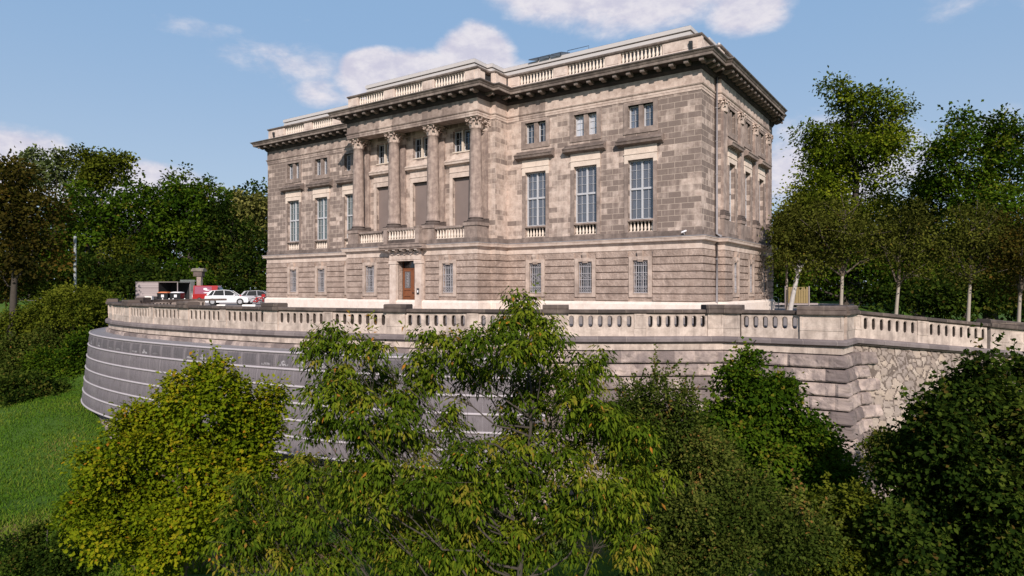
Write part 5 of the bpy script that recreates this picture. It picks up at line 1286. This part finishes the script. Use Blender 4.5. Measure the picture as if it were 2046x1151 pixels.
DM = pl(16, [(1935, 785, 62, 45), (1953, 735, 24, 28), (2032, 752, 32, 34), (1890, 845, 75, 50), (1995, 850, 80, 75), (1855, 910, 76, 46), (1960, 950, 115, 75), (1885, 1000, 95, 66), (2015, 1060, 85, 85), (1905, 1095, 105, 66), (1805, 1095, 60, 60), (2080, 900, 80, 120)], 1.0, 7)
plant('maple_tree', 'dark leafy maple filling the lower right corner before the rubble wall', 'tree', ground_at(1960, 16), DM, 'dark_leaf', 'dark_bark', 52000, .125, .115, 81, .15, .4, .55, 26, .24, csub=6, shoots=70, shl=.6)
S8 = pl(24, [(1745, 890, 32, 26), (1800, 885, 50, 20), (1770, 930, 50, 36)], .5, 8)
plant('low_shrub', 'small reddish-green shrub at the foot of the corner pier', 'shrub', ground_at(1760, 24), S8, 'brown_leaf', 'bark', 6000, .12, .08, 91, .05, .1, .5, 12, .15)
UB = pl(23, [(640, 985, 70, 34), (720, 1000, 80, 44), (820, 990, 80, 50), (920, 1000, 80, 60), (1000, 1040, 70, 60), (860, 1080, 110, 60)], .8, 12)
plant('wild_shrub', 'thin brownish scrub behind the cherry below the printed banner', 'shrub', ground_at(820, 23), UB, 'brown_leaf', 'bark', 14000, .13, .09, 141, .07, .1, .4, 14, .22, shoots=60, shl=.8)
# --- bank of shrubs at the left
bank = [(150, 602, 95, 42, 63, 'olive_leaf', 'broad olive shrub on the bank directly below the grey post'), (60, 640, 80, 45, 67, 'olive_leaf', 'wide shrub on the bank left of the grey post'), (215, 620, 70, 50, 66, 'maple_leaf', 'deep green shrub on the bank beside the end of the balustrade'),
        (120, 680, 80, 45, 63, 'shrub_leaf', 'grey-green shrub in the middle of the bank'), (30, 705, 60, 45, 62, 'shrub_leaf', 'low dark shrub on the bank at the left edge above the dirt'), (170, 700, 45, 55, 58, 'maple_leaf', 'dark shrub on the bank just left of the printed banner'), (20, 800, 45, 60, 50, 'dark_leaf', 'dark shrub on the lawn at the left edge below the dirt'), (70, 772, 75, 30, 53, 'dark_leaf', 'low spreading dark shrub added as the shadow band where the lawn meets the bank'), (95, 722, 40, 26, 60, 'maple_leaf', 'small shrub at the foot of the bank by the dirt patch')]  # the low spreading shrub is added to imitate shadow below the bank
for i, (px, py, rx, ry, d, m, l) in enumerate(bank):
    lob = pl(d, [(px, py + ry * .2, rx * .7, ry * .8), (px - rx * .5, py + ry * .35, rx * .55, ry * .62), (px + rx * .5, py + ry * .35, rx * .55, ry * .62), (px, py + ry * .75, rx * .9, ry * .6), (px - rx * .2, py - ry * .2, rx * .4, ry * .5)], 1.2, 100 + i)
    plant('bank_shrub', l, 'shrub', ground_at(px, d), lob, m, 'dark_bark', 13000, .24, .18, 110 + i, .10, .1, .6, 22, .42, 'shrubs on the left bank', None, 4, csub=9, shoots=14, shl=.7)
lob = pl(24.2, [(30, 1115, 60, 30), (130, 1120, 70, 40), (165, 1050, 50, 46), (70, 1075, 30, 20)], .6, 9); plant('low_shrub', 'low dark undergrowth shrub in the bottom left corner, partly added as shade', 'shrub', ground_at(90, 24.2), lob, 'dark_leaf', 'dark_bark', 12000, .12, .09, 131, .05, .1, .5, 14, .2)  # inner lobes added dark to stand in for shade beside the maple
# --- background trees
def bgtree(label, depth, lobes, leafm, barkm, n, L, seed, basepx=None, r0=.35, shell=.55, spread=.45, name='broadleaf_tree', group=None, basez=None, sub=4, dd=1.8, trunk_top=None):
    lob = pl(depth, lobes, dd, seed); px = basepx if basepx is not None else sum(l[0] for l in lobes) / len(lobes)
    b = list(ground_at(px, depth))
    if basez is not None: b[2] = basez
    return plant(name, label, 'tree', b, lob, leafm, barkm, int(n * .7), L * 1.2 * max(1, depth / 85), L * .86 * max(1, depth / 85), seed, r0, .25, shell, 20, spread * 1.5, group, trunk_top, sub)
GL = 'trees beyond the car park'; GR = 'trees right of the mansion'
bgtree('tall brown-tinged tree filling the far left edge', 66, [(20, 370, 70, 55), (60, 420, 70, 60), (10, 450, 70, 70), (80, 500, 60, 50), (0, 540, 70, 70), (40, 350, 40, 30)], 'autumn_leaf', 'dark_bark', 14000, .34, 201, 20, group=GL)
bgtree('pale silvery tree rising behind the brown tree at the far left', 115, [(62, 320, 24, 22), (50, 350, 26, 24), (75, 350, 20, 30)], 'silver_leaf', 'dark_bark', 2600, .38, 202, 60, .3, group=GL)
bgtree('airy tree with bare leaning limbs and gaps of sky, left skyline', 112, [(115, 325, 30, 22), (135, 350, 28, 24), (105, 360, 22, 24), (150, 385, 26, 22)], 'silver_leaf', 'dark_bark', 3000, .36, 203, 95, .35, .3, .5, group=GL)
bgtree('tall open-crowned tree with dark limbs at centre of left skyline', 110, [(165, 322, 32, 24), (180, 350, 30, 26), (200, 330, 18, 16)], 'olive_leaf', 'dark_bark', 3200, .36, 204, 175, .35, .3, .5, group=GL)
bgtree('spreading tree with curved limbs, right end of the high left skyline', 110, [(225, 318, 36, 20), (245, 330, 22, 18), (215, 345, 26, 20), (195, 370, 30, 20)], 'olive_leaf', 'dark_bark', 3600, .36, 205, 190, .35, .3, .5, group=GL)
bgtree('broad mid-green tree behind the street lamp', 104, [(150, 420, 60, 50), (200, 440, 60, 55), (260, 400, 46, 45), (235, 470, 60, 60), (120, 480, 60, 60), (165, 530, 70, 50), (285, 440, 40, 60)], 'maple_leaf', 'dark_bark', 15000, .38, 206, 200, group=GL)
bgtree('small olive tree with orange patches below the street lamp', 103, [(240, 500, 45, 28), (285, 515, 40, 22), (230, 540, 50, 30), (280, 550, 40, 30), (205, 555, 40, 30)], 'olive_leaf', 'dark_bark', 8000, .30, 207, 250, .2, group=GL)
bgtree('rounded deep-green tree above the bin shelter', 107, [(375, 385, 55, 32), (330, 410, 46, 40), (415, 400, 42, 38), (370, 440, 75, 50), (340, 490, 55, 50), (410, 480, 55, 60), (300, 480, 30, 50)], 'maple_leaf', 'dark_bark', 16000, .38, 208, 385, .45, group=GL)
bgtree('pale weeping willow behind the dark yew', 122, [(490, 405, 30, 24), (515, 410, 24, 26), (470, 420, 26, 28), (500, 450, 34, 50), (480, 480, 26, 50)], 'willow_leaf', 'dark_bark', 8000, .45, 209, 495, .35, group=GL)
bgtree('dark brownish yew at the left end of the mansion', 106, [(450, 450, 40, 40), (480, 500, 60, 50), (430, 510, 46, 50), (470, 560, 70, 40), (510, 540, 40, 60), (440, 415, 22, 24)], 'dark_leaf', 'dark_bark', 15000, .34, 210, 470, .35, group=GL)
bgtree('bushy bright-green tree behind the iron railing', 103, [(350, 555, 36, 26), (375, 545, 30, 24), (400, 565, 26, 24), (330, 570, 30, 20)], 'maple_leaf', 'dark_bark', 6000, .34, 211, 365, .2, group=GL)
bgtree('tall light-green tree with uneven branching crown, right of the mansion', 72, [(1690, 192, 42, 26), (1735, 215, 56, 30), (1792, 230, 42, 26), (1715, 262, 84, 40), (1645, 275, 60, 40), (1775, 275, 46, 34), (1725, 315, 95, 46), (1640, 325, 56, 42), (1700, 375, 100, 52), (1625, 390, 56, 40), (1770, 420, 60, 42), (1650, 440, 90, 50), (1660, 172, 20, 12), (1700, 470, 90, 50)], 'bright_leaf', 'dark_bark', 56000, .28, 221, 1710, .5, .35, .42, group=GR)
bgtree('massive dark-green tree at the right edge', 60, [(1930, 245, 40, 24), (1975, 265, 50, 34), (2030, 270, 50, 40), (1890, 300, 44, 34), (1950, 320, 80, 44), (2030, 350, 70, 60), (1880, 370, 50, 40), (1950, 400, 90, 55), (2040, 450, 80, 70), (1960, 480, 80, 60)], 'maple_leaf', 'dark_bark', 34000, .27, 222, 1985, .55, .5, .38, group=GR)
bgtree('brown-green tree between the light tree and massive dark tree', 66, [(1850, 370, 46, 26), (1835, 420, 55, 40), (1880, 440, 50, 40), (1800, 470, 55, 45), (1870, 500, 60, 50)], 'olive_leaf', 'dark_bark', 16000, .28, 223, 1840, .35, .55, .4, group=GR)
bgtree('dense dark tree directly behind the young trees', 62, [(1600, 500, 60, 55), (1680, 520, 80, 60), (1770, 540, 80, 55), (1860, 560, 80, 50), (1590, 560, 50, 50)], 'maple_leaf', 'dark_bark', 20000, .28, 224, 1690, .35, .55, .4, group=GR)
bgtree('mid-green leafy tree against the right end of the mansion', 64, [(1580, 440, 34, 40), (1610, 420, 36, 30), (1600, 480, 50, 40), (1560, 500, 20, 50)], 'olive_leaf', 'dark_bark', 12000, .28, 225, 1600, .3, .5, .38, group=GR)
bgtree('low dark thicket tree behind the ramp at the right edge', 56, [(1950, 580, 80, 45), (2030, 570, 70, 60), (1860, 600, 60, 36), (1780, 595, 60, 36)], 'dark_leaf', 'dark_bark', 13000, .30, 226, 1930, .25, .5, .38, group=GR)
# --- young trees with pale trunks along the ramp
YT = [(1680, 608, 1683, 552, 44, [(1680, 500, 90, 45), (1640, 470, 60, 45), (1720, 460, 70, 50), (1690, 420, 60, 36), (1620, 520, 50, 36), (1750, 510, 45, 36)], 'young tree with straight pale trunk behind the corner pier', 'brown_leaf'),
      (1789, 624, 1795, 574, 43, [(1795, 510, 75, 50), (1760, 490, 50, 50), (1840, 490, 55, 50), (1800, 440, 55, 40), (1820, 545, 45, 25)], 'young tree with slightly leaning pale trunk over the first ramp slots', 'brown_leaf'),
      (1933, 645, 1938, 568, 42, [(1940, 510, 75, 50), (1900, 490, 50, 50), (1985, 490, 55, 55), (1945, 440, 55, 40), (1930, 550, 50, 24)], 'young tree with tall pale trunk left of the ramp pier', 'brown_leaf'),
      (2034, 650, 2038, 590, 42, [(2040, 520, 65, 60), (2010, 470, 50, 50), (2070, 480, 60, 60), (2030, 570, 50, 30)], 'russet young tree with pale trunk at the right edge over the ramp', 'autumn_leaf')]
for i, (bx, by, tx, ty, d, lb, l, lm) in enumerate(YT):
    lob = pl(d, lb, 1.0, 300 + i); b = at(bx, by + 14, d); t = thing('young_tree', l, 'tree', tuple(b), 0, 'young trees along the ramp')
    lo = [tuple(np.array(q[:3]) - b) + tuple(q[3:]) for q in lob]; P, dv, up, T = crown_points(lo, 7000, 0, 310 + i, .3, 12, .34, 7)
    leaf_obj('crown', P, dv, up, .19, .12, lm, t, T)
    fork = at(tx, ty, d) - b; tp = at(tx + 4, ty - 130, d) - b
    mb = MB(); mb.tube([(0, 0, -.3), fork * .5, fork], [.125, .105, .095], 9); mb.build('trunk', 'pale_bark', t)
    mb = MB(); r = random.Random(i)
    mb.tube([fork, (fork + tp) / 2, tp], [.13, .08, .03], 6)
    for q in lo:
        c = np.array(q[:3]); mb.tube([fork, fork + (c - fork) * .5 + np.array([0, 0, .2]), c], [.08, .05, .025], 5)
        for k in range(7):
            u = np.array([r.gauss(0, 1), r.gauss(0, 1), r.gauss(.4, .8)]); u /= np.linalg.norm(u); e = c + u * np.array(q[3:6]); s0 = fork + (c - fork) * r.uniform(.5, 1); mb.tube([s0, (s0 + e) / 2, e], [.03, .02, .008], 4)
    mb.build('branches', 'bark', t)
d = 45; b = at(1577, 622, d); t = thing('birch_tree', 'leaning mottled white birch trunk beside the right end of the mansion', 'tree', tuple(b), 0)
tp = at(1594, 548, d) - b; tq = at(1600, 470, d) - b
mb = MB(); mb.tube([(0, 0, -.2), tp * .5, tp, tq], [.17, .15, .13, .05], 9); mb.tube([tp, at(1570, 500, d) - b], [.1, .04], 6); mb.tube([tp, at(1630, 480, d) - b], [.1, .04], 6); mb.build('trunk', 'birch_bark', t)
lo = [tuple(np.array(q[:3]) - b) + tuple(q[3:]) for q in pl(d, [(1600, 500, 50, 36), (1565, 470, 26, 40), (1630, 470, 50, 40), (1590, 440, 40, 30), (1560, 520, 20, 24)], .8, 9)]
P, dv, up, T = crown_points(lo, 8000, 0, 331, .3, 14, .30, 6); leaf_obj('crown', P, dv, up, .20, .14, 'brown_leaf', t, T)
# --- woods closing the view, and grass blades
def wood(name, items, depth, n, L, leafm, seed):
    P, dv, up, T = crown_points(pl(depth, items, 3, seed), n, 0, seed, .4, 14, 1.0, 5)
    o = leaf_obj(name, P, dv, up, L, L * .75, leafm, None, T)
    return struct(o, 'stuff')
wood('distant_wood', [(x, 470 + 12 * math.sin(x * .05), 60, 110) for x in range(-260, 570, 55)] + [(x, 575, 60, 40) for x in range(-260, 560, 60)] + [(x, 530, 50, 70) for x in range(-260, 560, 50)], 140, 48000, .8, 'dark_leaf', 401)
wood('undergrowth', [(x, 578, 40, 26) for x in range(-90, 420, 34)] + [(x, 545, 40, 30) for x in range(-90, 330, 40)], 99, 20000, .5, 'dark_leaf', 403)
wood('distant_wood', [(x, 520 + 10 * math.sin(x * .05), 60, 90) for x in range(1560, 2400, 55)] + [(x, 600, 60, 40) for x in range(1560, 2400, 60)], 90, 22000, .65, 'dark_leaf', 402)
rng = np.random.default_rng(77)
gx = []; 
for k in range(60000):
    px = rng.uniform(-30, 420); dep = 24 + 40 * rng.random() ** 1.3
    o = at(px, 700, dep); gx.append((o[0], o[1]))
gx = np.array(gx); keep = []
fa = FXY
def inside_wall(q): return False
gz_ = height(gx[:, 0], gx[:, 1]); ok = (gz_ < -6.2)
dmin = np.full(len(gx), 99.0)
for f in FXY[::4]: dmin = np.minimum(dmin, np.hypot(gx[:, 0] - f[0], gx[:, 1] - f[1]))
patchn = np.sin(gx[:, 0] * .9) * np.cos(gx[:, 1] * .7 + 1) + rng.normal(size=len(gx)) * .5
ok &= (dmin > 1.0) & (patchn > -.75) & (gx[:, 1] < np.interp(gx[:, 0], FXY[:, 0][8:], FXY[:, 1][8:]) - .7)
P = np.column_stack([gx, gz_ - .02])[ok]; dv = rng.normal(size=P.shape) * .45; dv[:, 2] = 1
struct(leaf_obj('grass', P, dv, rng.normal(size=P.shape), .20, .05, 'grass_leaf', None, np.clip(rng.random(len(P)) * .5 + .28 + .22 * np.sin(P[:, 0] * .55 + 1.5 * np.sin(P[:, 1] * .3)) * np.cos(P[:, 1] * .62) + .12 * patchn[ok], 0, 1)), 'stuff')
